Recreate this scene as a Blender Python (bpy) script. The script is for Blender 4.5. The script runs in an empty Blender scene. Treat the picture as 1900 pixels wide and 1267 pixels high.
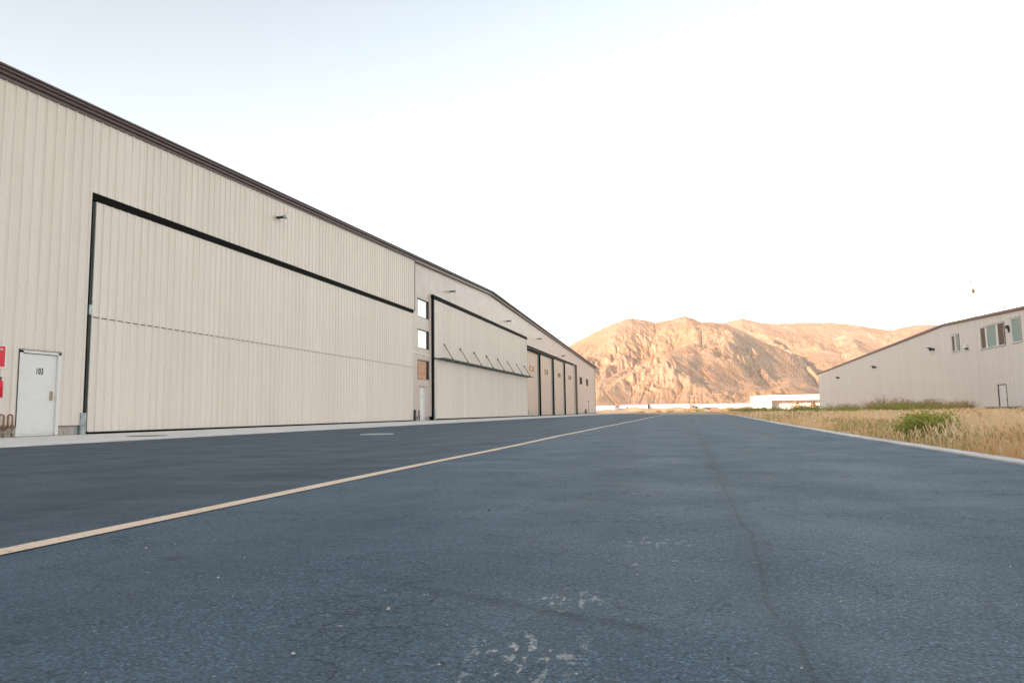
import bpy, bmesh, math, random
import numpy as np
from mathutils import Vector, Matrix

random.seed(7)
rng = np.random.default_rng(11)
S = bpy.context.scene
COL = S.collection

# ------------------------------------------------------------------ camera
cam = bpy.data.cameras.new('camera')
cam.sensor_width = 36.0
cam.lens = 36.0 * 1320 / 1900
cam.clip_start = 0.05
cam.clip_end = 30000
camo = bpy.data.objects.new('camera', cam)
COL.objects.link(camo)
R_ = Vector((0.97114381, 0.23803067, -0.01486956))
U_ = Vector((0.03803497, -0.09302644, 0.99493689))
F_ = Vector((-0.23544223, 0.96679237, 0.09939554))
camo.matrix_world = Matrix(((R_.x, U_.x, -F_.x, 0), (R_.y, U_.y, -F_.y, 0), (R_.z, U_.z, -F_.z, 0.45), (0, 0, 0, 1)))
S.camera = camo

# ------------------------------------------------------------------ sky, sun, exposure
SUN_EL = math.radians(9.0)
SUN_DIR = Vector((0.48, 0.877, 0)).normalized()          # the way the light travels over the ground
world = bpy.data.worlds.new('World')
S.world = world
world.use_nodes = True
wn = world.node_tree
bg = wn.nodes['Background']
sky = wn.nodes.new('ShaderNodeTexSky')
sky.sky_type = 'NISHITA'
sky.sun_disc = False
sky.sun_elevation = SUN_EL
sky.sun_rotation = math.atan2(-SUN_DIR.x, -SUN_DIR.y)
sky.air_density = 1.0
sky.dust_density = 0.1
sky.ozone_density = 0.2
grey = wn.nodes.new('ShaderNodeRGBToBW')                   # a milky, thinly veiled sky: half the colour of a clear one
veil = wn.nodes.new('ShaderNodeMix'); veil.data_type = 'RGBA'; veil.inputs[0].default_value = 0.6
wn.links.new(sky.outputs[0], grey.inputs[0])
wn.links.new(sky.outputs[0], veil.inputs[6]); wn.links.new(grey.outputs[0], veil.inputs[7])
wn.links.new(veil.outputs[2], bg.inputs[0])
bg.inputs[1].default_value = 0.15
sun = bpy.data.lights.new('sun', 'SUN')
sun.energy = 3.9
sun.angle = math.radians(0.5)
sun.color = (1.0, 0.67, 0.47)
suno = bpy.data.objects.new('sun', sun)
COL.objects.link(suno)
sd = Vector((SUN_DIR.x * math.cos(SUN_EL), SUN_DIR.y * math.cos(SUN_EL), -math.sin(SUN_EL)))
suno.rotation_euler = sd.to_track_quat('-Z', 'Y').to_euler()
S.view_settings.view_transform = 'Standard'
S.view_settings.look = 'None'
S.view_settings.exposure = 1.80
S.view_settings.gamma = 1.0
S.view_settings.use_curve_mapping = False
S.render.engine = 'CYCLES'
S.cycles.max_bounces = 6
S.cycles.diffuse_bounces = 4

# ------------------------------------------------------------------ helpers
def tag(o, label=None, cat=None, group=None, kind=None):
    if label: o['label'] = label
    if cat: o['category'] = cat
    if group: o['group'] = group
    if kind: o['kind'] = kind
    return o

def empty(name, loc, label=None, cat=None, group=None):
    o = bpy.data.objects.new(name, None)
    COL.objects.link(o)
    o.location = loc
    o.empty_display_size = 0.2
    return tag(o, label, cat, group)

def link_mesh(name, me, mat, parent=None):
    if mat is not None and not me.materials: me.materials.append(mat)
    o = bpy.data.objects.new(name, me)
    COL.objects.link(o)
    if parent is not None:
        o.parent = parent
        w = Vector((0, 0, 0)); p = parent
        while p is not None:
            w = w + p.location; p = p.parent
        o.location = -w                                   # meshes are written in world coordinates
    return o

class MB:
    def __init__(self): self.v = []; self.f = []; self.sm = []
    def poly(self, pts, smooth=False):
        b = len(self.v); self.v += [tuple(p) for p in pts]
        self.f.append(tuple(range(b, b + len(pts)))); self.sm.append(smooth); return self
    def box(self, x0, x1, y0, y1, z0, z1):
        b = len(self.v)
        self.v += [(x0, y0, z0), (x1, y0, z0), (x1, y1, z0), (x0, y1, z0), (x0, y0, z1), (x1, y0, z1), (x1, y1, z1), (x0, y1, z1)]
        for q in ((0, 3, 2, 1), (4, 5, 6, 7), (0, 1, 5, 4), (1, 2, 6, 5), (2, 3, 7, 6), (3, 0, 4, 7)):
            self.f.append(tuple(b + i for i in q)); self.sm.append(False)
        return self
    def tube(self, pts, r, n=8, caps=True, r1=None):
        pts = [Vector(p) for p in pts]; rings = []
        ref = None
        for i, p in enumerate(pts):
            t = (pts[min(i + 1, len(pts) - 1)] - pts[max(i - 1, 0)]).normalized()
            if ref is None: ref = Vector((0, 0, 1)) if abs(t.z) < .9 else Vector((1, 0, 0))
            a = t.cross(ref).normalized(); c = t.cross(a).normalized(); ref = -c if False else ref
            rr = r if r1 is None else r + (r1 - r) * i / (len(pts) - 1)
            if isinstance(r, (list, tuple)): rr = r[i]
            b = len(self.v)
            for k in range(n):
                an = 2 * math.pi * k / n
                self.v.append(tuple(p + a * (rr * math.cos(an)) + c * (rr * math.sin(an))))
            rings.append(b)
        for i in range(len(rings) - 1):
            for k in range(n):
                self.f.append((rings[i] + k, rings[i] + (k + 1) % n, rings[i + 1] + (k + 1) % n, rings[i + 1] + k)); self.sm.append(True)
        if caps:
            self.f.append(tuple(rings[0] + k for k in reversed(range(n)))); self.sm.append(False)
            self.f.append(tuple(rings[-1] + k for k in range(n))); self.sm.append(False)
        return self
    def extrude(self, prof, path):
        """prof: list of (x, dz) loops swept along path of (y, z) points"""
        rings = []
        for (y, z) in path:
            b = len(self.v); rings.append(b)
            for (x, dz) in prof: self.v.append((x, y, z + dz))
        n = len(prof)
        for i in range(len(rings) - 1):
            for k in range(n):
                self.f.append((rings[i] + k, rings[i] + (k + 1) % n, rings[i + 1] + (k + 1) % n, rings[i + 1] + k)); self.sm.append(False)
        self.f.append(tuple(rings[0] + k for k in range(n))); self.sm.append(False)
        self.f.append(tuple(rings[-1] + k for k in reversed(range(n)))); self.sm.append(False)
        return self
    def mesh(self, name):
        me = bpy.data.meshes.new(name)
        me.from_pydata(self.v, [], self.f)
        me.polygons.foreach_set('use_smooth', self.sm)
        bm = bmesh.new(); bm.from_mesh(me); bmesh.ops.recalc_face_normals(bm, faces=bm.faces); bm.to_mesh(me); bm.free()
        me.update(); return me
    def build(self, name, mat, parent=None, bevel=0):
        o = link_mesh(name, self.mesh(name), mat, parent)
        if bevel:
            m = o.modifiers.new('bevel', 'BEVEL'); m.width = bevel; m.segments = 2; m.limit_method = 'ANGLE'
        return o

def raw_mesh(name, V, Fq, mat, parent=None, attr=None, smooth=False):
    """fast numpy mesh: V (n,3), F (m,k)"""
    me = bpy.data.meshes.new(name)
    V = np.ascontiguousarray(V, np.float32); Fq = np.ascontiguousarray(Fq, np.int32)
    k = Fq.shape[1]
    me.vertices.add(len(V)); me.vertices.foreach_set('co', V.ravel())
    me.loops.add(Fq.size); me.loops.foreach_set('vertex_index', Fq.ravel())
    me.polygons.add(len(Fq)); me.polygons.foreach_set('loop_start', np.arange(0, Fq.size, k, dtype=np.int32))
    me.polygons.foreach_set('loop_total', np.full(len(Fq), k, np.int32))
    me.polygons.foreach_set('use_smooth', np.full(len(Fq), smooth, bool))
    if attr is not None:
        a = me.attributes.new('rnd', 'FLOAT', 'POINT'); a.data.foreach_set('value', np.ascontiguousarray(attr, np.float32))
    me.update(calc_edges=True)
    return link_mesh(name, me, mat, parent)

# ------------------------------------------------------------------ materials
class NT:
    def __init__(self, name):
        self.m = bpy.data.materials.new(name); self.m.use_nodes = True
        self.t = self.m.node_tree; self.b = self.t.nodes['Principled BSDF']
    def n(self, typ, **kw):
        nd = self.t.nodes.new(typ)
        for k, v in kw.items(): setattr(nd, k, v)
        return nd
    def l(self, a, b): self.t.links.new(a, b)
    def pos(self, scale=(1, 1, 1), coord='pos'):
        g = self.n('ShaderNodeNewGeometry') ; mp = self.n('ShaderNodeMapping')
        self.l(g.outputs['Position'], mp.inputs['Vector']); mp.inputs['Scale'].default_value = scale
        return mp.outputs[0]
    def noise(self, scale, detail=3, rough=.55, stretch=(1, 1, 1), vec=None, dist=0.0):
        nd = self.n('ShaderNodeTexNoise'); nd.inputs['Scale'].default_value = scale
        nd.inputs['Detail'].default_value = detail; nd.inputs['Roughness'].default_value = rough
        nd.inputs['Distortion'].default_value = dist
        self.l(vec if vec is not None else self.pos(stretch), nd.inputs['Vector']); return nd.outputs['Fac']
    def math(self, op, a, b=None, c=None, clamp=False):
        nd = self.n('ShaderNodeMath', operation=op); nd.use_clamp = clamp
        for i, q in enumerate((a, b, c)):
            if q is None: continue
            if isinstance(q, (int, float)): nd.inputs[i].default_value = q
            else: self.l(q, nd.inputs[i])
        return nd.outputs[0]
    def mix(self, fac, a, b, typ='MIX'):
        nd = self.n('ShaderNodeMix', data_type='RGBA', blend_type=typ)
        for i, q in ((0, fac), (6, a), (7, b)):
            if isinstance(q, (int, float)): nd.inputs[i].default_value = q
            elif isinstance(q, tuple): nd.inputs[i].default_value = (*q, 1)
            else: self.l(q, nd.inputs[i])
        return nd.outputs[2]
    def ramp(self, fac, lo, hi, a=0., b=1.):
        nd = self.n('ShaderNodeMapRange'); nd.interpolation_type = 'SMOOTHSTEP'
        self.l(fac, nd.inputs[0])
        for i, q in ((1, lo), (2, hi), (3, a), (4, b)): nd.inputs[i].default_value = q
        return nd.outputs[0]
    def set(self, **kw):
        for k, v in kw.items():
            k = k.replace('_', ' ')
            if isinstance(v, (int, float)): self.b.inputs[k].default_value = v
            elif isinstance(v, tuple): self.b.inputs[k].default_value = (*v, 1)
            else: self.l(v, self.b.inputs[k])
        return self
    def bump(self, h, dist=.01, strength=1.):
        nd = self.n('ShaderNodeBump'); nd.inputs['Distance'].default_value = dist; nd.inputs['Strength'].default_value = strength
        self.l(h, nd.inputs['Height']); self.l(nd.outputs[0], self.b.inputs['Normal']); return self

def simple(name, col, rough=.5, metal=0., var=.08, scale=6., spec=.5, stretch=(1, 1, 1)):
    m = NT(name)
    f = m.ramp(m.noise(scale, 4, .6, stretch), .3, .7)
    m.set(Base_Color=m.mix(f, tuple(c * (1 - var) for c in col), tuple(min(1, c * (1 + var)) for c in col)), Roughness=rough, Metallic=metal)
    m.b.inputs['Specular IOR Level'].default_value = spec
    return m.m

def sheet_metal(name, col, rough, var=.035):
    """painted steel cladding: panels differ a little, faint run-off streaks and dust"""
    m = NT(name)
    oi = m.n('ShaderNodeObjectInfo')
    streak = m.ramp(m.noise(1.0, 4, .6, (1, 5.5, .12)), .35, .7)
    blot = m.ramp(m.noise(.55, 5, .6), .35, .7)
    c0 = m.mix(oi.outputs['Random'], tuple(c * (1 - var) for c in col), tuple(c * (1 + var) for c in col))
    c1 = m.mix(m.math('MULTIPLY', streak, .36), c0, (col[0] * .86, col[1] * .80, col[2] * .72))
    c2 = m.mix(m.math('MULTIPLY', blot, .18), c1, (col[0] * .93, col[1] * .95, col[2] * .98))
    sp = m.ramp(m.noise(9., 2, .5), .74, .78)              # flecks of dirt, screw heads
    c3 = m.mix(m.math('MULTIPLY', sp, .16), c2, (.25, .2, .16))
    gp = m.n('ShaderNodeNewGeometry'); sp_ = m.n('ShaderNodeSeparateXYZ'); m.l(gp.outputs['Position'], sp_.inputs[0])
    fy = m.math('ADD', m.math('FRACT', m.math('DIVIDE', m.math('ADD', sp_.outputs[1], .06), .305)), -.5)
    fz = m.math('ADD', m.math('FRACT', m.math('DIVIDE', sp_.outputs[2], 1.52)), -.5)
    dd_ = m.math('SQRT', m.math('ADD', m.math('POWER', m.math('MULTIPLY', fy, .305), 2.), m.math('POWER', m.math('MULTIPLY', fz, 1.52), 2.)))
    c3 = m.mix(m.math('MULTIPLY', m.ramp(dd_, .008, .016, 1., 0.), .55), c3, (.22, .17, .14))     # rows of screws
    m.set(Base_Color=c3, Roughness=m.ramp(m.noise(2.5, 3), .3, .7, rough - .06, rough + .08))
    m.b.inputs['Specular IOR Level'].default_value = .5
    m.bump(m.noise(1.1, 2, .5, (1, 1, .35)), .012, .35)      # oil-canning of thin sheet
    return m.m

M = {}
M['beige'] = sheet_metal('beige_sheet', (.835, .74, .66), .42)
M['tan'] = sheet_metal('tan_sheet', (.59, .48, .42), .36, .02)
M['pale'] = sheet_metal('pale_sheet', (.77, .695, .645), .5, .02)
M['beige_trim'] = simple('beige_trim', (.78, .69, .62), .4)
M['brown'] = simple('brown_trim', (.105, .062, .058), .38, var=.12)
M['brown_red'] = simple('warm_brown_trim', (.24, .13, .095), .45, var=.12)
M['steel'] = simple('green_grey_steel', (.045, .058, .054), .55, 0., var=.2, spec=.25)
M['galv'] = simple('galvanised_steel', (.36, .40, .40), .4, .5, var=.2)
M['black'] = simple('black_rubber', (.008, .008, .008), .7, spec=.08)
M['dark'] = simple('dark_interior', (.03, .027, .025), .8)
M['white'] = simple('white_paint', (.78, .755, .73), .4, var=.02)
M['offwhite'] = simple('cream_white_paint', (.82, .80, .77), .5, var=.02)
M['door_tan_reflection'] = simple('door_tan_reflection', (.62, .46, .36), .42, var=.03, scale=1.)  # tan door colour warmed by a peach reflection put into it
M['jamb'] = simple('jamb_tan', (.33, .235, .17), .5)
M['red'] = simple('red_sign_paint', (.72, .012, .03), .35, var=.04)
M['rust'] = simple('rusty_pipe', (.30, .17, .11), .8, .2, var=.4, scale=25)
M['yellow'] = simple('yellow_plastic', (.72, .42, .03), .5)
M['text'] = simple('black_lettering', (.03, .03, .03), .5)
M['brass'] = simple('worn_brass', (.42, .33, .24), .35, .8)
M['lamp_glass'] = simple('frosted_lamp_glass', (.8, .8, .78), .3)
M['glass'] = NT('reflective_glass').set(Base_Color=(.33, .335, .33), Roughness=.02, Metallic=.92).m
def pane(name, col, refl):
    m = NT(name); m.set(Base_Color=col, Roughness=.05, Metallic=refl); m.b.inputs['Specular IOR Level'].default_value = .12; return m.m
M['glass_teal'] = pane('teal_glass', (.34, .42, .38), .03)
M['glass_brown_reflection'] = pane('brown_reflection_glass', (.17, .12, .09), .0)  # brown mirrored in the side panes put into the base colour
M['glass_black'] = pane('black_glass', (.03, .03, .03), .1)

def concrete(name, col, streaks=.0):
    m = NT(name)
    oi = m.n('ShaderNodeObjectInfo')
    c = m.mix(m.ramp(m.noise(1.4, 6, .65), .3, .72), tuple(q * .86 for q in col), tuple(q * 1.08 for q in col))
    c = m.mix(m.math('MULTIPLY', m.ramp(m.noise(60, 3, .6), .45, .75), .35), c, tuple(q * .7 for q in col))
    c = m.mix(m.math('MULTIPLY', oi.outputs['Random'], .10), c, tuple(q * .75 for q in col))
    if streaks:
        c = m.mix(m.math('MULTIPLY', m.ramp(m.noise(5, 4, .7, (1, 2.2, .5)), .48, .62), streaks), c, (.30, .17, .11))
    m.set(Base_Color=c, Roughness=.85); m.bump(m.noise(90, 4, .7), .004, .6); return m.m
M['concrete'] = concrete('light_concrete', (.79, .74, .69))
M['kerb'] = concrete('kerb_concrete', (.74, .68, .63))
M['plinth'] = concrete('stained_plinth', (.47, .41, .36), .5)

# ------------------------------------------------------------------ asphalt
def asphalt():
    m = NT('old_asphalt')
    g = m.n('ShaderNodeNewGeometry'); sep = m.n('ShaderNodeSeparateXYZ'); m.l(g.outputs['Position'], sep.inputs[0])
    X, Y = sep.outputs[0], sep.outputs[1]
    warp = m.noise(.8, 3, .6)
    # aggregate
    fine = m.noise(170, 3, .75); mid = m.noise(38, 4, .65)
    vg = m.n('ShaderNodeTexVoronoi'); vg.inputs['Scale'].default_value = 180; m.l(m.pos(), vg.inputs['Vector'])
    sg_ = m.n('ShaderNodeSeparateColor'); m.l(vg.outputs['Color'], sg_.inputs[0])
    c = m.mix(m.math('ADD', m.math('MULTIPLY', m.ramp(fine, .34, .68), .55), m.math('MULTIPLY', m.math('POWER', sg_.outputs[0], 3.), .75)), (.006, .012, .017), (.135, .178, .212))
    c = m.mix(m.math('MULTIPLY', m.ramp(mid, .35, .7), .55), c, (.026, .040, .051))
    # mottling, roller and tyre bands along the road
    c = m.mix(m.math('MULTIPLY', m.ramp(m.noise(.9, 6, .68), 0.36, .66), .40), c, (.066, .092, .112))
    c = m.mix(m.math('MULTIPLY', m.ramp(m.noise(1., 5, .65, (1.7, .10, 1)), .42, .68), .36), c, (.018, .030, .040))
    c = m.mix(m.math('MULTIPLY', m.ramp(m.noise(1.6, 5, .65, (.5, 1.4, 1)), .46, .70), .34), c, (.085, .110, .128))
    # the lane by the hangar is newer and darker
    lane = m.ramp(m.math('ADD', X, m.math('MULTIPLY', warp, .5)), -2.2, -2.0, 1., 0.)
    c = m.mix(m.math('MULTIPLY', lane, .52), c, (.013, .024, .032))
    band = m.math('MULTIPLY', m.ramp(X, -3.9, -3.0), m.ramp(X, -3.0, -2.45, 1., 0.))
    c = m.mix(m.math('MULTIPLY', m.math('MULTIPLY', band, m.ramp(m.noise(1., 4, .6, (1, .3, 1)), .35, .6)), .5), c, (.008, .015, .022))
    # hairline cracks, broken up
    vec = m.n('ShaderNodeVectorMath', operation='ADD'); ns = m.n('ShaderNodeTexNoise'); ns.inputs['Scale'].default_value = 3.2; ns.inputs['Detail'].default_value = 5
    m.l(m.pos(), ns.inputs['Vector'])
    sc = m.n('ShaderNodeVectorMath', operation='SCALE'); m.l(ns.outputs['Color'], sc.inputs[0]); sc.inputs['Scale'].default_value = .55
    m.l(m.pos(), vec.inputs[0]); m.l(sc.outputs[0], vec.inputs[1])
    def cracks(scale, w, lo, hi, nsc):
        vo = m.n('ShaderNodeTexVoronoi', feature='DISTANCE_TO_EDGE'); vo.inputs['Scale'].default_value = scale; m.l(vec.outputs[0], vo.inputs['Vector'])
        return m.math('MULTIPLY', m.ramp(vo.outputs['Distance'], 0, w, 1., 0.), m.ramp(m.noise(nsc, 3), lo, hi))
    ck = m.math('MAXIMUM', cracks(3.6, .018, .46, .58, 2.2), cracks(8.5, .03, .48, .62, 1.7))
    # the paving joint, and one diagonal stain line
    jx = m.math('ABSOLUTE', m.math('ADD', X, m.math('ADD', -.30, m.math('MULTIPLY', warp, .22))))
    jw = m.math('MULTIPLY', m.ramp(jx, .003, .014, 1., 0.), m.ramp(m.noise(2.4, 3), .28, .48))
    soft = m.ramp(jx, .01, .10, .30, 0.)
    d2 = m.math('ADD', m.math('MULTIPLY', X, .40), m.math('MULTIPLY', Y, .915))
    dj = m.math('ABSOLUTE', m.math('ADD', d2, m.math('ADD', -1.41, m.math('MULTIPLY', warp, .10))))
    dj = m.math('ADD', dj, m.math('MULTIPLY', m.math('ADD', m.noise(18, 4, .7), -.5), .05))
    dm = m.math('MULTIPLY', m.ramp(dj, .0, .05, 1., 0.), m.math('MULTIPLY', m.ramp(X, -1.15, -.7), m.ramp(X, -.3, .25, 1., 0.)))
    dm = m.math('MULTIPLY', dm, m.ramp(m.noise(6, 5, .7), .30, .66))
    dark = m.math('MAXIMUM', m.math('MAXIMUM', m.math('MULTIPLY', ck, .65), m.math('MULTIPLY', jw, .6)), m.math('MAXIMUM', soft, m.math('MULTIPLY', dm, .8)))
    c = m.mix(dark, c, (.016, .020, .025))
    # dark round spot and small drips
    def spot(px, py, r0, r1):
        dx = m.math('ADD', X, -px); dy = m.math('ADD', Y, -py)
        d = m.math('SQRT', m.math('ADD', m.math('MULTIPLY', dx, dx), m.math('MULTIPLY', dy, dy)))
        d = m.math('ADD', d, m.math('MULTIPLY', m.math('ADD', mid, -.5), .12))
        return m.ramp(d, r0, r1, 1., 0.)
    c = m.mix(m.math('MULTIPLY', spot(.46, 5.35, .03, .26), .85), c, (.022, .026, .030))
    c = m.mix(m.math('MULTIPLY', spot(-1.62, 2.02, .01, .06), .6), c, (.014, .018, .022))
    # pale scuffed mortar: flakes near the camera and in a loose trail
    fl = m.ramp(m.noise(40, 5, .62, (1., .42, 1)), .555, .585)
    trail = m.math('MAXIMUM', spot(-.31, 1.36, .03, .17), m.math('MAXIMUM', m.math('MULTIPLY', spot(-.33, 1.22, .02, .13), 1.), m.math('MAXIMUM', m.math('MULTIPLY', spot(-.30, 1.75, .02, .15), .8), m.math('MULTIPLY', spot(-.12, 2.55, .02, .2), .45))))
    c = m.mix(m.math('MULTIPLY', m.math('MULTIPLY', fl, trail), .9), c, (.44, .345, .285))
    gen = m.math('MULTIPLY', m.ramp(m.noise(14, 4, .65), .66, .70), m.ramp(m.noise(.8, 3), .42, .6))
    c = m.mix(m.math('MULTIPLY', gen, .6), c, (.32, .26, .22))
    vo = m.n('ShaderNodeTexVoronoi'); vo.inputs['Scale'].default_value = 55; m.l(m.pos(), vo.inputs['Vector'])
    stone = m.math('MULTIPLY', m.ramp(vo.outputs['Distance'], .10, .2, 1., 0.), m.ramp(m.noise(21, 2), .6, .68))
    c = m.mix(m.math('MULTIPLY', stone, .7), c, (.24, .235, .23))
    st2 = m.ramp(m.noise(1., 6, .7, (.9, 2.6, 1)), .38, .68)
    c = m.mix(m.math('MULTIPLY', st2, m.math('ADD', .22, m.math('MULTIPLY', lane, .30))), c, (.070, .092, .110))
    grain = m.math('ADD', m.math('MULTIPLY', m.ramp(m.noise(95, 3, .8), .34, .66), .9), m.math('MULTIPLY', m.math('POWER', sg_.outputs[1], 2.), .7))
    gl = m.math('ADD', .50, m.math('MULTIPLY', grain, .85))
    cg = m.n('ShaderNodeCombineColor'); m.l(gl, cg.inputs[0]); m.l(gl, cg.inputs[1]); m.l(gl, cg.inputs[2])
    c = m.mix(1.0, c, cg.outputs[0], 'MULTIPLY')
    c = m.mix(1.0, c, (.92, 1.12, 1.24), 'MULTIPLY')
    m.set(Base_Color=c, Roughness=m.ramp(m.noise(1.3, 4, .6), .3, .7, .60, .74))
    m.b.inputs['Specular IOR Level'].default_value = .42
    h = m.math('ADD', m.math('MULTIPLY', fine, .5), m.math('ADD', m.math('MULTIPLY', mid, .5), m.math('MULTIPLY', dark, -1.2)))
    m.bump(h, .006, .8)
    return m.m
M['asphalt'] = asphalt()

def stripe_paint():
    m = NT('faded_yellow_paint')
    c = m.mix(m.ramp(m.noise(3, 5, .6), .3, .7), (.84, .60, .41), (.90, .68, .50))
    worn = m.math('MULTIPLY', m.ramp(m.noise(60, 5, .75), .50, .66), m.ramp(m.noise(1.7, 4, .6), .35, .65, .25, 1.))
    c = m.mix(m.math('MULTIPLY', worn, .75), c, (.16, .13, .11))
    m.set(Base_Color=c, Roughness=.7); m.bump(m.noise(150, 3, .7), .003, .6); return m.m
M['stripe'] = stripe_paint()

def earth():
    m = NT('dry_earth')
    c = m.mix(m.ramp(m.noise(.35, 6, .65), .35, .65), (.40, .28, .18), (.52, .39, .26))
    c = m.mix(m.math('MULTIPLY', m.ramp(m.noise(.02, 5, .6), .45, .65), .5), c, (.34, .29, .15))
    c = m.mix(m.math('MULTIPLY', m.ramp(m.noise(18, 4, .7), .5, .7), .4), c, (.28, .2, .13))
    m.set(Base_Color=c, Roughness=.95); m.bump(m.noise(8, 5, .7), .04, .6); return m.m
M['earth'] = earth()

def grass_mat(name, stops, trans=.25):
    m = NT(name)
    a = m.n('ShaderNodeAttribute'); a.attribute_name = 'rnd'
    cr = m.n('ShaderNodeValToRGB'); m.l(a.outputs['Fac'], cr.inputs[0])
    el = cr.color_ramp.elements
    while len(el) < len(stops): el.new(.5)
    for e, (p, c) in zip(el, stops): e.position = p; e.color = (*c, 1)
    col = cr.outputs[0]
    pt = m.ramp(m.noise(.55, 5, .65), .42, .62)
    pb = m.ramp(m.noise(.9, 4, .6, (1, 1, .2)), .50, .64)
    mid_ = stops[len(stops) // 2][1]
    col = m.mix(m.math('MULTIPLY', pt, .32), col, (mid_[0] * .60, mid_[1] * .74, mid_[2] * .55))
    col = m.mix(m.math('MULTIPLY', pb, .45), col, (mid_[0] * .88, mid_[1] * .66, mid_[2] * .50))
    m.set(Base_Color=col, Roughness=.7)
    m.b.inputs['Specular IOR Level'].default_value = .2
    tr = m.n('ShaderNodeBsdfTranslucent'); m.l(col, tr.inputs[0])
    mx = m.n('ShaderNodeMixShader'); mx.inputs[0].default_value = trans
    out = m.t.nodes['Material Output']
    m.l(m.b.outputs[0], mx.inputs[1]); m.l(tr.outputs[0], mx.inputs[2]); m.l(mx.outputs[0], out.inputs[0])
    return m.m
M['straw'] = grass_mat('dry_straw', [(0, (.52, .33, .14)), (.3, (.80, .51, .26)), (.7, (.93, .65, .39)), (1, (.95, .77, .54))], .42)
M['weed'] = grass_mat('green_weed_leaf', [(0, (.18, .21, .035)), (.4, (.34, .37, .07)), (.8, (.50, .51, .13)), (1, (.66, .60, .25))], .3)
M['olive'] = grass_mat('olive_weed', [(0, (.20, .20, .06)), (.5, (.34, .33, .11)), (1, (.56, .48, .22))], .3)
M['rusty_weed'] = grass_mat('brown_seed_weed', [(0, (.28, .17, .08)), (.5, (.52, .34, .17)), (1, (.72, .54, .33))], .3)

# ------------------------------------------------------------------ cladding
RIB = .305
def rib_profile(y0, y1, kind):
    """(y, n) points of a cladding sheet between y0 and y1; ribs keep one rhythm over the whole wall"""
    pts = [(y0, 0.)]
    k = math.floor(y0 / RIB) - 1
    while k * RIB < y1 + RIB:
        c = k * RIB
        if kind == 'rib': pr = [(-.034, 0), (-.012, .034), (.012, .034), (.034, 0), (.10, 0), (.108, .005), (.122, .005), (.13, 0), (.175, 0), (.183, .005), (.197, .005), (.205, 0)]
        else: pr = [(-.007, 0), (-.004, -.009), (.004, -.009), (.007, 0), (.146, 0), (.15, -.0025), (.155, -.0025), (.159, 0)]
        for (d, n) in pr:
            if y0 + .004 < c + d < y1 - .004: pts.append((c + d, n))
        k += 1
    pts.append((y1, 0.))
    return pts

def sheet(name, X, sgn, y0, y1, z0, ztop, kind, mat, parent):
    """one folded metal sheet standing at X, folded towards sgn; ztop(y) may slope"""
    pr = rib_profile(y0, y1, kind)
    mb = MB(); n = len(pr)
    mb.v = [(X + sgn * d, y, z0) for (y, d) in pr] + [(X + sgn * d, y, ztop(y)) for (y, d) in pr]
    for i in range(n - 1):
        q = (i, i + 1, n + i + 1, n + i)
        mb.f.append(q if sgn > 0 else q[::-1]); mb.sm.append(False)
    # turned edges give the sheet thickness where it stops
    b = len(mb.v)
    mb.v += [(X - sgn * .03, y0, z0), (X - sgn * .03, y1, z0), (X - sgn * .03, y1, ztop(y1)), (X - sgn * .03, y0, ztop(y0))]
    mb.f += [(0, n, b + 3, b), (n - 1, b + 1, b + 2, 2 * n - 1)]; mb.sm += [False] * 2
    mb.f += [tuple([b + 1, b] + list(range(n))), tuple([b + 3, b + 2] + list(range(2 * n - 1, n - 1, -1)))]; mb.sm += [False] * 2
    me = bpy.data.meshes.new(name); me.from_pydata(mb.v, [], mb.f); me.update()
    return link_mesh(name, me, mat, parent)

def clad(parent, name, X, sgn, y0, y1, zb, ztop, kind, mat, holes=(), pitch=3 * RIB, phase=.1525):
    """covers a wall with single sheets, cut round the openings (y0, y1, z0, z1)"""
    ys = {y0, y1}
    k = math.ceil((y0 - phase) / pitch)
    while k * pitch + phase < y1:
        if k * pitch + phase > y0: ys.add(k * pitch + phase)
        k += 1
    for h in holes: ys.update(q for q in h[:2] if y0 < q < y1)
    ys = sorted(ys)
    for a, b in zip(ys[:-1], ys[1:]):
        if b - a < .02: continue
        mid = (a + b) / 2
        spans = [(zb, None)]
        for h in sorted([h for h in holes if h[0] < mid < h[1]], key=lambda q: q[2]):
            z0, _ = spans.pop()
            if h[2] - z0 > .03: spans.append((z0, h[2]))
            if h[3] is not None: spans.append((h[3], None))
            else: break
        for (s0, s1) in spans:
            sheet(name, X, sgn, a, b, s0, ztop if s1 is None else (lambda y, s=s1: s), kind, mat, parent)

def interp(pts):
    def f(y):
        for (a, za), (b, zb) in zip(pts[:-1], pts[1:]):
            if y <= b or (b, zb) == pts[-1]: return za + (zb - za) * (y - a) / (b - a)
    return f

# ------------------------------------------------------------------ ground, road, apron
o = MB().poly([(-9000, -9000, -.06), (9000, -9000, -.06), (9000, 9000, -.06), (-9000, 9000, -.06)]).build('ground', M['earth'])
tag(o, 'dry sandy ground around the taxiway and out to the mountain', kind='structure')

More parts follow.
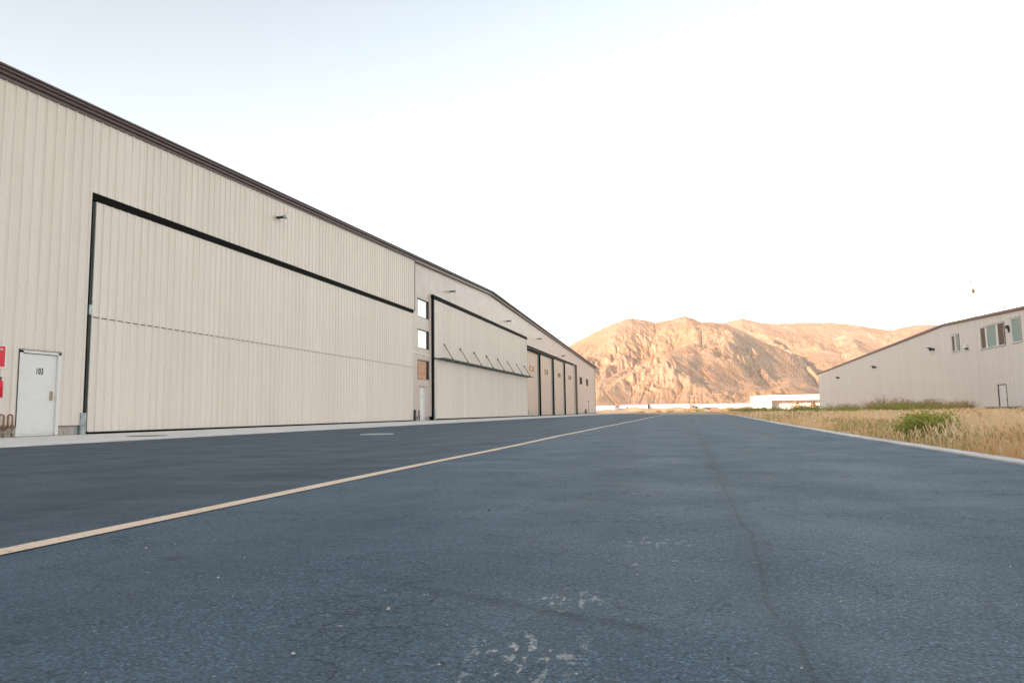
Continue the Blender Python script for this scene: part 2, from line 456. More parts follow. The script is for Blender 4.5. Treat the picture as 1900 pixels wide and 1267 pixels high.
KERB = [(2.45, -14), (2.45, 12), (2.58, 22), (2.95, 36), (3.30, 52), (3.55, 66)]
kx = interp([(y, x) for x, y in KERB])
def road_sheet():
    near = [(-11.0, -30)] + [(2.45, -30), (2.45, -14)]
    pts = [(-30, -30), (2.45, -30)] + [(x, y) for x, y in KERB] + [(1.5, 70), (-2.5, 79), (-9, 112), (-17, 160), (-26, 200), (-60, 200), (-60, 134), (-30, 134)]
    mb = MB(); mb.poly([(x, y, 0) for x, y in pts])
    mb.poly([(x, y, -.3) for x, y in reversed(pts)])
    n = len(pts)
    for i in range(n):
        a, b = pts[i], pts[(i + 1) % n]
        mb.poly([(a[0], a[1], -.3), (b[0], b[1], -.3), (b[0], b[1], 0), (a[0], a[1], 0)])
    me = bpy.data.meshes.new('taxiway'); me.from_pydata(mb.v, [], mb.f)
    bm = bmesh.new(); bm.from_mesh(me); bmesh.ops.remove_doubles(bm, verts=bm.verts, dist=.001); bmesh.ops.recalc_face_normals(bm, faces=bm.faces); bmesh.ops.triangulate(bm, faces=bm.faces); bm.to_mesh(me); bm.free()
    return link_mesh('taxiway', me, M['asphalt'])
tag(road_sheet(), 'wide dark asphalt taxiway with hairline cracks', kind='structure')

# faded stripe, slightly wandering as it was sprayed
mb = MB(); pts = []
for i in range(90):
    y = -3 + i * .95
    cx = -2.335 + .028 * math.sin(y * .21 + .6) + .015 * math.sin(y * .83)
    pts.append((cx, y))
for (a, b) in zip(pts[:-1], pts[1:]):
    w0 = .055 + .004 * math.sin(a[1] * 1.7); w1 = .055 + .004 * math.sin(b[1] * 1.7)
    mb.poly([(a[0] - w0, a[1], .004), (a[0] + w0, a[1], .004), (b[0] + w1, b[1], .004), (b[0] - w1, b[1], .004)])
o = mb.build('taxiway_stripe', M['stripe']); tag(o, 'long faded yellow stripe painted along the asphalt', kind='structure')

mt = NT('straw_thatch')
c_ = mt.mix(mt.ramp(mt.noise(1.2, 5, .65), .35, .65), (.60, .42, .23), (.80, .60, .36))
c_ = mt.mix(mt.math('MULTIPLY', mt.ramp(mt.noise(.5, 4, .6), .5, .68), .5), c_, (.50, .45, .20))
c_ = mt.mix(mt.math('MULTIPLY', mt.ramp(mt.noise(40, 4, .7), .5, .7), .4), c_, (.45, .31, .17))
mt.set(Base_Color=c_, Roughness=.9); mt.bump(mt.noise(30, 5, .7), .03, .8)
vp = [(x + .2, y) for x, y in KERB] + [(4.4, 90), (6.5, 133), (60, 190), (60, 133), (22.5, 133), (22.5, -14)]
o = MB().poly([(x, y, -.05) for x, y in vp]).build('verge', mt.m)
tag(o, 'straw covered verge right of the asphalt', kind='structure')

# concrete apron in slabs
ap = empty('apron', (-13.7, 10, 0)); tag(ap, 'pale concrete apron strip at the foot of the tan hangar', kind='structure')
y = -15.0
while y < 133:
    L = min(4.55, 133 - y)
    MB().box(-16.38, -11.0 + random.uniform(-.02, .02), y + .012, y + L - .012, -.2, .022 + random.uniform(-.002, .002)).build('slab', M['concrete'], ap, bevel=.008)
    y += L
# flush concrete edging on the right, in lengths
kb = empty('kerb', (2.55, 10, 0)); tag(kb, 'pale concrete edging between the asphalt and the dry grass', kind='structure')
y = -14.0
while y < 66:
    L = 3.05; y2 = min(y + L, 66)
    a, b = kx(y + .008), kx(y2 - .008)
    mb = MB()
    for q in range(6):                                     # a ragged, hand-finished edge against the asphalt
        ya = y + .008 + (y2 - y - .016) * q / 6; yb = y + .008 + (y2 - y - .016) * (q + 1) / 6
        e0 = .018 * math.sin(ya * 5.1) + .010 * math.sin(ya * 13); e1 = .018 * math.sin(yb * 5.1) + .010 * math.sin(yb * 13)
        x0 = kx(ya) + e0; x1 = kx(yb) + e1
        mb.poly([(x0, ya, .012), (kx(ya) + .185, ya, .012), (kx(yb) + .185, yb, .012), (x1, yb, .012)])
        mb.poly([(x0, ya, -.2), (x1, yb, -.2), (x1, yb, .012), (x0, ya, .012)])
        mb.poly([(kx(ya) + .185, ya, -.2), (kx(yb) + .185, yb, -.2), (kx(yb) + .185, yb, .012), (kx(ya) + .185, ya, .012)])
    mb.poly([(a, y + .008, -.2), (a + .185, y + .008, -.2), (a + .185, y + .008, .012), (a, y + .008, .012)])
    mb.build('kerb_length', M['kerb'], kb)
    y += L

# ------------------------------------------------------------------ left hangar
XW = -16.4
hg = empty('hangar', (XW - 10, 59, 0), 'long tan metal hangar with brown roof edge and tall doors along the asphalt', 'hangar')
roof_lo = interp([(-16, 8.05), (13.55, 9.07), (41.6, 10.13), (59.8, 10.95), (133, 8.48)])
roof_hi = interp([(-16, 8.26), (13.55, 9.27), (41.6, 10.38), (59.8, 11.10), (133, 8.67)])

def part(name, mat, mb, parent, bevel=0): return mb.build(name, mat, parent, bevel)

# cladding of the near wall: openings for the small door and the big door
w1 = empty('wall', (XW, 14, 0)); w1.parent = hg; w1.location = Vector((XW, 14, 0)) - hg.location
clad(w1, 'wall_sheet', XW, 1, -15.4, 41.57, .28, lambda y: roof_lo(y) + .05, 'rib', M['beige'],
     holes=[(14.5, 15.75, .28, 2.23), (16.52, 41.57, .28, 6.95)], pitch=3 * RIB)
# cladding of the far wall sits a hand's width further back
XB = XW - .14
w2 = empty('wall', (XB, 60, 0)); w2.parent = hg; w2.location = Vector((XB, 60, 0)) - hg.location
H2 = [(42.42, 44.52, 6.68, 7.90), (42.42, 44.52, 4.66, 5.90), (42.42, 44.52, 2.66, 3.92), (42.8, 43.72, .28, 2.18),
      (44.75, 73.9, .28, 8.44), (74.6, 110.7, .28, 7.72), (113.2, 115.9, 4.78, 6.02), (120.8, 123.2, 4.78, 6.05)]
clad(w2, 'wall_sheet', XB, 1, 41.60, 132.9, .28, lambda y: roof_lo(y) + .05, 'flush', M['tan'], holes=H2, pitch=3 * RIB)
# plinth between the openings
for (a, b, x) in ((-15.4, 14.5, XW), (15.75, 16.32, XW), (41.62, 42.8, XB), (43.72, 44.6, XB), (110.7, 132.9, XB)):
    part('plinth', M['plinth'], MB().box(x - .3, x - .012, a, b, -.1, .278), hg)
# the dark shell behind the sheets, with its openings left out
core = MB()
core.box(XW - 1.3, XW - 1.1, -15.4, 74.2, -.1, 6.0)
core.box(XW - .3, XW - .06, -15.3, 14.45, .28, 7.8)
for y0_, y1_ in ((-15.3, 41.5), (41.7, 59.8), (59.8, 100.), (100., 132.8)):
    z1 = min(roof_lo(y0_), roof_lo(y1_)) - .05
    core.box(XW - .5, XW - .30, y0_, y1_, 6.96 if y1_ < 42 else (8.5 if y1_ < 70 else 8.48), max(z1, 8.5 if y1_ > 42 else 7.0))
core.box(XW - 1.9, XW - 1.5, 74.2, 111., -.1, 8.4)
core.box(XW - .5, XW - .32, 111.2, 132.8, -.1, 8.3)
core.box(XW - .9, XW - .75, 41.6, 44.7, -.1, 8.6)
part('shell', M['dark'], core, hg)
# end walls and rear wall, roof
part('rear_wall', M['beige'], MB().box(-62, -61.8, -15.4, 132.9, -.1, 8.0), hg)
mb = MB()
for yy in (-15.4, 132.75): mb.box(-61.8, XW - .05, yy, yy + .12, -.1, roof_lo(yy) - .02)
part('side_wall', M['tan'], mb, hg)
path = [(-15.9, roof_hi(-15.9)), (13.55, roof_hi(13.55)), (41.6, roof_hi(41.6)), (59.8, roof_hi(59.8)), (133.3, roof_hi(133.3))]
part('roof', M['brown'], MB().extrude([(-62.3, -.30), (XW + .05, -.30), (XW + .05, -.06), (-62.3, -.06)], path), hg)
# roof edge: sculptured trim in three folds
lo_path = [(y, roof_lo(y)) for y in (-15.9, 13.55, 41.62)]
part('rake_trim', M['brown'], MB().extrude([(XW + .012, .0), (XW + .10, .0), (XW + .12, .02), (XW + .12, .07), (XW + .15, .085), (XW - .02, .085), (XW - .02, .02)], lo_path), hg)
lo2 = [(y, roof_lo(y)) for y in (41.62, 59.8, 133.3)]
part('rake_trim', M['brown'], MB().extrude([(XB + .012, .0), (XB + .16, .0), (XB + .18, .02), (XB + .18, .05), (XB - .02, .05)], lo2), hg)
for q0, q1, zz0, zz1, xx, mk in ((-15.9, 133.3, .0, .0, 0, 'brown'),):
    pth = [(y, roof_hi(y)) for y in (-15.9, 13.55, 41.6, 59.8, 133.3)]
    part('gutter_fold', M['brown'], MB().extrude([(XW + .17, -.112), (XW + .205, -.10), (XW + .205, -.065), (XW + .19, -.055), (XW - .01, -.055), (XW - .01, -.112)], pth), hg)
    part('roof_edge_cap', M['brown'], MB().extrude([(XW + .22, -.045), (XW + .24, -.03), (XW + .24, .01), (XW + .20, .025), (XW - .4, .025), (XW - .4, -.045)], pth), hg)
part('corner_trim', M['brown'], MB().box(XW - .16, XW + .04, 41.575, 41.597, 6.9, roof_lo(41.58)), hg)
part('corner_trim', M['tan'], MB().box(XB - .1, XB + .03, 132.9, 132.96, .28, roof_lo(132.9)), hg)
part('flashing', M['beige_trim'], MB().box(XB + .002, XB + .035, 41.62, 44.72, 4.28, 4.36), hg)
part('base_angle', M['brown'], MB().box(XW - .01, XW + .016, -15.4, 14.5, .262, .278).box(XW - .01, XW + .016, 15.75, 16.4, .262, .278), hg)

# small door 103
d = part('entry_door', M['white'], MB().box(XW - .10, XW - .045, 14.62, 15.66, .03, 2.15), hg, bevel=.004)
fr = MB().box(XW - .12, XW + .012, 14.5, 14.615, .0, 2.22).box(XW - .12, XW + .012, 15.665, 15.75, .0, 2.22).box(XW - .12, XW + .012, 14.5, 15.75, 2.165, 2.235)
part('door_frame', M['white'], fr, d)
part('threshold', M['steel'], MB().box(XW - .12, XW + .05, 14.5, 15.75, .021, .032), d)
part('hinge_gap', M['black'], MB().box(XW + .011, XW + .02, 14.485, 14.502, .28, 2.245).box(XW + .011, XW + .018, 14.6, 14.7, 2.16, 2.166), d)
part('drip_cap', M['brown_red'], MB().box(XW - .02, XW + .035, 14.5, 15.76, 2.237, 2.252), d)
part('handle_plate', M['brass'], MB().box(XW - .045, XW - .03, 15.49, 15.58, .95, 1.2), d, bevel=.004)
part('handle', M['brass'], MB().tube([(XW - .045, 15.54, 1.06), (XW + .01, 15.54, 1.06), (XW + .02, 15.46, 1.06)], .014, 8).tube([(XW - .03, 15.54, 1.15), (XW - .015, 15.54, 1.15)], .02, 10), d)

def text(body, loc, size, sx, mat, name, parent=None, label=None):
    cu = bpy.data.curves.new(name, 'FONT'); cu.body = body; cu.size = size; cu.extrude = .002; cu.offset = .006 if body == '103' else 0; cu.space_character = 1.12 if body == '103' else 1.0; cu.align_x = 'CENTER'; cu.align_y = 'CENTER'
    cu.resolution_u = 3
    tmp = bpy.data.objects.new(name, cu); COL.objects.link(tmp)
    bpy.context.view_layer.update()
    me = bpy.data.meshes.new_from_object(tmp.evaluated_get(bpy.context.evaluated_depsgraph_get()))
    bpy.data.objects.remove(tmp); bpy.data.curves.remove(cu)
    # letters face +X: text x -> +Y, text y -> +Z
    for v in me.vertices:
        x, y_, z = v.co; v.co = (loc[0] + z, loc[1] + x * sx, loc[2] + y_)
    me.materials.clear(); me.name = name
    return link_mesh(name, me, mat, parent)
text('103', (XW - .041, 15.15, 1.70), .23, .60, M['text'], 'door_number', d)

# big folding door: two leaves of sheets in a steel opening
XD = XW - .10
bd = part('hangar_door', M['steel'], MB().box(XD - .16, XD - .04, 16.86, 41.5, .10, 6.74), hg)
clad(bd, 'door_sheet', XD, 1, 16.82, 41.54, .12, lambda y: 3.345, 'rib', M['beige'])
clad(bd, 'door_sheet', XD, 1, 16.82, 41.54, 3.375, lambda y: 6.74, 'rib', M['beige'])
part('fold_flashing', M['beige_trim'], MB().box(XD - .02, XD + .012, 16.81, 41.54, 3.372, 3.42).box(XD - .02, XD + .016, 16.81, 41.54, .085, .122), bd)
seam = MB()
k = math.ceil(16.9 / RIB)
while k * RIB < 41.5:
    c = k * RIB
    seam.box(XD, XD + .037, c - .03, c + .03, 3.30, 3.40); k += 1
o = part('fold_rib', M['beige'], seam, bd); o['kind'] = 'stuff'
part('bottom_seal', M['black'], MB().box(XD - .10, XD - .004, 16.6, 41.54, .018, .10), bd)
part('side_seal', M['steel'], MB().box(XD - .14, XD - .015, 16.715, 16.795, .55, 6.74), bd)
part('hinge_block', M['galv'], MB().box(XD - .05, XD + .012, 16.70, 16.80, 3.42, 3.70), bd)
part('door_edge', M['beige_trim'], MB().box(XD - .05, XD + .014, 16.797, 16.83, .12, 6.74), bd)
# its opening: header channel and jambs
part('door_header', M['black'], MB().box(XW - .28, XW - .045, 16.5, 41.56, 6.76, 6.945), hg)
part('header_rail', M['black'], MB().box(XW - .20, XW - .03, 16.5, 41.56, 6.83, 6.855), hg)
part('door_jamb', M['steel'], MB().box(XW - .36, XW - .27, 16.4, 16.9, .0, 6.9).box(XW - .24, XW - .02, 16.505, 16.515, .0, 6.9), hg)
part('jamb_trim', M['beige_trim'], MB().box(XW - .03, XW + .038, 16.47, 16.503, .28, 6.98), hg)
part('guide_bracket', M['galv'], MB().box(XW - .20, XW + .05, 16.44, 16.47, .02, .62).box(XW + .03, XW + .05, 16.47, 16.62, .02, .62), hg)
part('jamb_foot', M['galv'], MB().box(XW - .2, XW - .02, 16.25, 16.42, .0, .279), hg)
part('guide_bracket', M['steel'], MB().box(XW - .05, XW + .09, 41.52, 41.56, .02, .72), hg)

# window column and the second small door
def window(y0, y1, z0, z1, parent, X, glass, deep=.10, fw=.055):
    w = part('window', M['brown'], MB().box(X - deep - .05, X + .008, y0, y0 + fw, z0, z1).box(X - deep - .05, X + .008, y1 - fw, y1, z0, z1)
             .box(X - deep - .05, X + .008, y0 + fw, y1 - fw, z0, z0 + fw).box(X - deep - .05, X + .008, y0 + fw, y1 - fw, z1 - fw, z1), parent)
    part('pane', glass, MB().box(X - deep - .035, X - deep, y0 + fw, y1 - fw, z0 + fw, z1 - fw), w)
    return w
for h in H2[:3]: window(h[0], h[1], h[2], h[3], hg, XB, M['glass'], .085, .035)
d = part('entry_door', M['white'], MB().box(XB - .10, XB - .05, 42.88, 43.65, .03, 2.1), hg, bevel=.004)
part('door_frame', M['white'], MB().box(XB - .12, XB + .015, 42.8, 42.875, .0, 2.18).box(XB - .12, XB + .006, 43.655, 43.72, .0, 2.18).box(XB - .12, XB + .010, 42.875, 43.655, 2.11, 2.18), d)
part('drip_cap', M['brown'], MB().box(XB - .02, XB + .06, 42.78, 43.76, 2.185, 2.215), d)
part('handle', M['brass'], MB().tube([(XB - .05, 43.57, 1.03), (XB + .01, 43.57, 1.03), (XB + .012, 43.49, 1.03)], .014, 8), d)
part('door_plate', M['galv'], MB().box(XB - .049, XB - .044, 43.22, 43.30, 1.5, 1.64), d)

# second big door with its outside truss and rods
XE = XW + .03
b2 = part('hangar_door', M['steel'], MB().box(XE - .16, XE - .04, 45.1, 73.7, .10, 8.15), hg)
clad(b2, 'door_sheet', XE, 1, 45.12, 73.72, .12, lambda y: 4.10, 'rib', M['beige'])
clad(b2, 'door_sheet', XE, 1, 45.12, 73.72, 4.22, lambda y: 8.16, 'rib', M['beige'])
part('bottom_seal', M['black'], MB().box(XE - .10, XE - .004, 45.1, 73.72, .018, .10), b2)
part('door_edge', M['beige_trim'], MB().box(XE - .15, XE + .036, 73.722, 73.76, .1, 8.2), b2)
part('door_header', M['black'], MB().box(XW - .1, XW + .12, 44.8, 73.82, 8.20, 8.30), hg)
part('header_rail', M['black'], MB().box(XW - .1, XW + .07, 44.8, 73.82, 8.302, 8.45), hg)
part('door_jamb', M['black'], MB().box(XB - .1, XW + .02, 44.86, 45.09, .0, 8.2), hg)
part('jamb_trim', M['beige_trim'], MB().box(XB - .02, XB + .045, 44.72, 44.86, .28, 8.45), hg)
part('guide_bracket', M['galv'], MB().box(XW - .05, XW + .10, 44.98, 45.09, .02, .75), hg)
part('guide_bracket', M['galv'], MB().box(XW + .0, XW + .14, 73.765, 73.86, .02, .75), hg)
XO = XE + .66
tr = part('door_truss', M['steel'], MB().box(XE + .012, XE + .08, 45.0, 73.75, 4.12, 4.20).box(XO - .06, XO, 45.4, 73.75, 4.12, 4.20), b2)
part('ledge_flashing', M['beige_trim'], MB().box(XE - .02, XE + .045, 45.12, 73.72, 4.06, 4.105), b2)
n = 15
for i in range(n + 1):
    yy = 45.4 + (73.6 - 45.4) * i / n
    part('crossbar', M['steel'], MB().box(XE + .081, XO - .061, yy, yy + .07, 4.125, 4.195), tr)
    if i < n:
        ye = 45.4 + (73.6 - 45.4) * (i + 1) / n
        part('brace', M['steel'], MB().tube([(XE + .1, yy + .05, 4.155), (XO - .08, ye, 4.155)], .022, 6), tr)
for i in range(8):
    yy = 47.06 + (72.29 - 47.06) * i / 7
    rod = part('stay_rod', M['steel'], MB().tube([(XE + .05, yy, 5.22), (XO - .03, yy, 4.24)], .026, 8), b2)
    part('rod_bracket', M['steel'], MB().box(XE + .002, XE + .075, yy - .07, yy + .07, 5.14, 5.30), rod)
    part('rod_foot', M['steel'], MB().box(XO - .075, XO + .01, yy - .05, yy + .05, 4.201, 4.30), rod)

# sliding doors in the deep bay
bay = empty('door_bay', (XW, 92, 0)); bay.parent = hg; bay.location = Vector((XW, 92, 0)) - hg.location
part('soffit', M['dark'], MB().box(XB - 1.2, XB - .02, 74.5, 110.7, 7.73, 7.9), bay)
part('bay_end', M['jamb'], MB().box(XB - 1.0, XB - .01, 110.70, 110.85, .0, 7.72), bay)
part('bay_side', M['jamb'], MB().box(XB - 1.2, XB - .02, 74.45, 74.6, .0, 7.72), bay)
part('bay_trim', M['beige_trim'], MB().box(XB + .002, XB + .03, 74.55, 110.75, 7.70, 7.76), bay)
for i in range(4): part('track', M['steel'], MB().box(XW - .99 + i * .2, XW - .90 + i * .2, 74.6, 110.6, 7.35 + .05 * i, 7.62), bay)
slabs = [(75.5, 83.7, XW - .85, (79.1, 81.3)), (84.4, 91.6, XW - .65, (86.95, 89.1)), (92.25, 99.5, XW - .45, (95.2, 97.3)), (100.2, 108.2, XW - .28, (103.05, 105.4))]
for (a, b, x, wy) in slabs:
    sl = part('sliding_door', M['door_tan_reflection'], MB().box(x - .12, x, a, b, .08, 7.4), hg)
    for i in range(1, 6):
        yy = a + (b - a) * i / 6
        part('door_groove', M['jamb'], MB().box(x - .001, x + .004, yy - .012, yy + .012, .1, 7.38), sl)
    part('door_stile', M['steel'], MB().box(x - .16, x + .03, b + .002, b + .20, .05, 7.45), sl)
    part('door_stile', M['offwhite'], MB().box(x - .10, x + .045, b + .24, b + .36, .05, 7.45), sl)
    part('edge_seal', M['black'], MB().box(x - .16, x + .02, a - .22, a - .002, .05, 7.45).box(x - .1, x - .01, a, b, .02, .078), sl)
    w = part('window', M['brown'], MB().box(x + .001, x + .03, wy[0], wy[0] + .09, 5.17, 5.74).box(x + .001, x + .03, wy[1] - .40, wy[1], 5.17, 5.74)
             .box(x + .001, x + .03, wy[0] + .09, wy[1] - .40, 5.17, 5.24).box(x + .001, x + .03, wy[0] + .09, wy[1] - .40, 5.67, 5.74), sl)
    part('pane', M['glass'], MB().box(x + .001, x + .012, wy[0] + .09, wy[1] - .40, 5.24, 5.67), w)
part('jamb_post', M['offwhite'], MB().box(XB - .5, XB - .12, 108.7, 109.0, .02, 7.7), hg)
for h in H2[6:]: window(h[0], h[1], h[2], h[3], hg, XB, M['glass_black'], .5, .12)

# things fixed to the left hangar
def wall_lamp(y, z, label):
    o = empty('wall_lamp', (XW, y, z), label, 'wall lamp', 'wall lamps along the tan hangar')
    x = XB if y > 41.6 else XW
    part('lamp_body', M['steel'], MB().tube([(x + .02, y, z), (x + .36, y, z)], .058, 12), o)
    part('lamp_head', M['galv'], MB().tube([(x + .36, y, z), (x + .39, y, z + .004), (x + .49, y, z + .004)], [.06, .092, .092], 14), o)
    part('lens', M['lamp_glass'], MB().tube([(x + .491, y, z + .004), (x + .53, y, z + .004), (x + .55, y, z + .004)], [.088, .075, .03], 14), o)
    part('mount_plate', M['beige_trim'], MB().box(x + .03, x + .045, y - .10, y + .10, z - .10, z + .10), o)
    part('drain_nipple', M['steel'], MB().tube([(x + .13, y, z - .055), (x + .13, y, z - .12)], .012, 6), o)
wall_lamp(25.95, 8.70, 'flashlight shaped wall lamp above the nearest big hangar door')
wall_lamp(48.8, 9.30, 'wall lamp above the left end of the door with the rods')
wall_lamp(65.7, 9.18, 'wall lamp below the roof above the right end of the door with the rods')
wall_lamp(80.6, 8.92, 'wall lamp above the first dark sliding door bay')
wall_lamp(96.8, 8.13, 'smallest and farthest wall lamp, low above the last sliding doors')

sg = empty('sign', (XW, 13.8, 2.0), 'red sign with white border and white lettering beside door 103', 'sign')
part('sign_board', M['offwhite'], MB().box(XW + .045, XW + .055, 13.35, 14.11, 1.72, 2.30), sg, bevel=.003)
part('sign_face', M['red'], MB().box(XW + .0555, XW + .0575, 13.385, 14.07, 1.755, 2.265), sg)
text('FIRE', (XW + .060, 13.73, 2.02), .16, .8, M['offwhite'], 'sign_lettering', sg)
text('EXTINGUISHER', (XW + .060, 13.73, 2.185), .078, 1.08, M['offwhite'], 'sign_lettering', sg)
ex = empty('fire_extinguisher', (XW, 13.94, 1.2), 'red fire extinguisher hanging under the red sign at the left edge', 'fire extinguisher')
part('cylinder', M['red'], MB().tube([(XW + .16, 13.865, 1.00), (XW + .16, 13.865, 1.36), (XW + .16, 13.865, 1.42), (XW + .16, 13.865, 1.45)], [.085, .085, .06, .03], 14), ex)
part('valve', M['steel'], MB().box(XW + .13, XW + .19, 13.82, 13.91, 1.45, 1.50), ex)
part('hose', M['black'], MB().tube([(XW + .2, 13.82, 1.47), (XW + .25, 13.77, 1.35), (XW + .25, 13.76, 1.1)], .012, 6), ex)
part('wall_bracket', M['steel'], MB().box(XW + .035, XW + .075, 13.82, 13.91, 1.05, 1.40), ex)

def gas_pipe(y, x, label, hw=.06, top=.58, mat='rust'):
    o = empty('pipe_riser', (x, y, 0), label, 'pipe', 'pipe risers at the foot of the tan hangar')
    p = [(x, y + hw, -.03), (x, y + hw, top - .05), (x, y + hw - .015, top - .012), (x, y + hw - .05, top), (x, y - hw + .02, top), (x, y - hw, top - .03), (x, y - hw, .28), (x - .1, y - hw, .20)]
    part('pipe', M[mat], MB().tube(p, .021, 8), o)
    part('coupling', M['rust'], MB().tube([(x, y + hw, .27), (x, y + hw, .34)], .04, 10).tube([(x, y - hw, .27), (x, y - hw, .33)], .036, 10), o)
    part('flange', M['galv'], MB().tube([(x, y + hw, .13), (x, y + hw, .15)], .05, 10).tube([(x, y + hw, .16), (x, y + hw, .18)], .05, 10), o)
gas_pipe(14.21, XW + .16, 'right one of two rusty bent pipes left of door 103')
gas_pipe(13.98, XW + .16, 'left one of two rusty bent pipes, cut by the picture edge')
gas_pipe(42.28, XB + .16, 'dark bent pipe beside the slim white door under the windows', .10, .66, 'steel')

hy = empty('standpipe', (-15.6, 112.8, 0), 'dark standpipe with a valve by the far end of the tan hangar', 'standpipe')
part('riser', M['steel'], MB().tube([(-15.6, 112.8, 0), (-15.6, 112.8, .62)], .07, 8), hy)
part('valve_body', M['black'], MB().tube([(-15.6, 112.8, .30), (-15.6, 112.8, .42)], .16, 10).tube([(-15.6, 112.8, .60), (-15.6, 112.8, .72), (-15.6, 112.8, .82)], [.12, .15, .05], 10), hy)
part('outlet', M['steel'], MB().tube([(-15.75, 112.5, .36), (-15.45, 113.1, .36)], .07, 8), hy)
po = empty('post', (-15.9, 118.3, 0), 'thin steel post standing against the far end of the tan wall', 'post')
part('pole', M['galv'], MB().tube([(-15.9, 118.3, 0), (-15.9, 118.3, 2.1)], .04, 8), po)
part('post_top', M['steel'], MB().box(-15.97, -15.83, 118.1, 118.5, 2.101, 2.22), po)

mh = empty('manhole', (-12.6, 14.62, .02), 'dark round manhole cover in the pale apron strip', 'manhole cover')
part('cover', M['brown'], MB().tube([(-12.6, 14.62, .0), (-12.6, 14.62, .034)], .40, 28), mh)
part('rim', M['steel'], MB().tube([(-12.6, 14.62, .0), (-12.6, 14.62, .029)], .45, 28), mh)
mh = empty('manhole', (-6.95, 15.3, 0), 'pale round utility cover set into the dark asphalt', 'manhole cover')
part('cover', M['galv'], MB().tube([(-6.95, 15.3, -.02), (-6.95, 15.3, .012)], .33, 28), mh)
part('rim', M['kerb'], MB().tube([(-6.95, 15.3, -.02), (-6.95, 15.3, .008)], .38, 28), mh)

# ------------------------------------------------------------------ right building
XR = 22.3
rb = empty('warehouse', (XR + 8, 85, 0), 'pale ribbed metal building with brown roof edge beyond the dry grass', 'building')
rlo = interp([(30, 5.93), (69.7, 7.52), (132.4, 6.27)])
w3 = empty('wall', (XR, 90, 0)); w3.parent = rb; w3.location = Vector((XR, 90, 0)) - rb.location
HR = [(66.35, 68.1, 5.03, 6.45), (57.6, 61.95, 4.75, 6.42), (54.95, 56.5, 4.74, 6.46), (57.95, 59.45, -.06, 1.98)]
clad(w3, 'wall_sheet', XR, -1, 32, 132.4, -.02, lambda y: rlo(y) + .03, 'rib', M['pale'], holes=HR, pitch=3 * RIB)
part('shell', M['dark'], MB().box(XR + .35, XR + .45, 32.1, 132.2, -.1, 5.9), rb)
pthr = [(y, rlo(y)) for y in (31.6, 69.7, 132.7)]
part('roof', M['brown_red'], MB().extrude([(XR - .05, .02), (XR + 30, .02), (XR + 30, .12), (XR - .05, .12)], pthr), rb)
part('rake_trim', M['brown_red'], MB().extrude([(XR - .06, -.06), (XR - .01, -.06), (XR - .01, .10), (XR - .06, .10)], pthr), rb)
part('roof_edge_cap', M['brown_red'], MB().extrude([(XR - .16, .0), (XR - .13, -.02), (XR - .065, -.02), (XR - .065, .17), (XR - .12, .17), (XR - .16, .14)], pthr), rb)
mb = MB()
for yy in (31.9, 132.28): mb.box(XR + .01, XR + 30, yy, yy + .1, -.1, rlo(yy))
mb.box(XR + 29.9, XR + 30, 32, 132.2, -.1, 5.9)
part('side_wall', M['pale'], mb, rb)
part('corner_trim', M['brown_red'], MB().box(XR - .04, XR + .02, 132.4, 132.47, -.06, 6.27), rb)
part('base_angle', M['brown'], MB().box(XR - .012, XR + .016, 32, 57.9, -.05, -.022).box(XR - .012, XR + .016, 59.5, 132, -.05, -.022), rb)
def rwin(y0, y1, z0, z1, panes):
    x = XR
    f = .06
    w = part('window', M['offwhite'], MB().box(x - .045, x + .1, y0, y0 + f, z0, z1).box(x - .045, x + .1, y1 - f, y1, z0, z1)
             .box(x - .045, x + .1, y0 + f, y1 - f, z0, z0 + f).box(x - .045, x + .1, y0 + f, y1 - f, z1 - f, z1), rb)
    part('window_trim', M['brown'], MB().box(x - .06, x - .035, y0 - .05, y1 + .05, z1 + .002, z1 + .03).box(x - .055, x - .035, y0 - .05, y1 + .05, z0 - .03, z0 - .002), w)
    part('window_trim', M['brown'], MB().box(x - .055, x - .02, y0 - .05, y0 - .002, z0 - .03, z1 + .03), w)
    for (a, b, g) in panes:
        part('pane', M[g], MB().box(x + .02, x + .04, a, b, z0 + f, z1 - f), w)
    ps = sorted(panes)
    for q0, q1 in zip(ps[:-1], ps[1:]):
        part('mullion', M['offwhite'], MB().box(x - .03, x + .05, q0[1], q1[0], z0 + f, z1 - f), w)
rwin(66.35, 68.1, 5.03, 6.45, [(67.35, 68.04, 'glass_brown_reflection'), (66.41, 67.15, 'glass_teal')])
rwin(57.6, 61.95, 4.75, 6.42, [(60.95, 61.89, 'glass_brown_reflection'), (59.0, 60.75, 'glass_teal'), (57.66, 58.75, 'glass_brown_reflection')])
rwin(54.95, 56.5, 4.74, 6.46, [(55.01, 56.44, 'glass_teal')])
d = part('entry_door', M['white'], MB().box(XR + .0, XR + .05, 58.05, 59.35, -.05, 1.92), rb)
part('door_frame', M['brown'], MB().box(XR - .05, XR + .06, 57.95, 58.04, -.06, 1.98).box(XR - .05, XR + .06, 59.36, 59.45, -.06, 1.98).box(XR - .05, XR + .06, 58.04, 59.36, 1.925, 1.98), d)
part('handle', M['brass'], MB().tube([(XR, 58.2, .85), (XR - .06, 58.2, .85)], .03, 8), d)

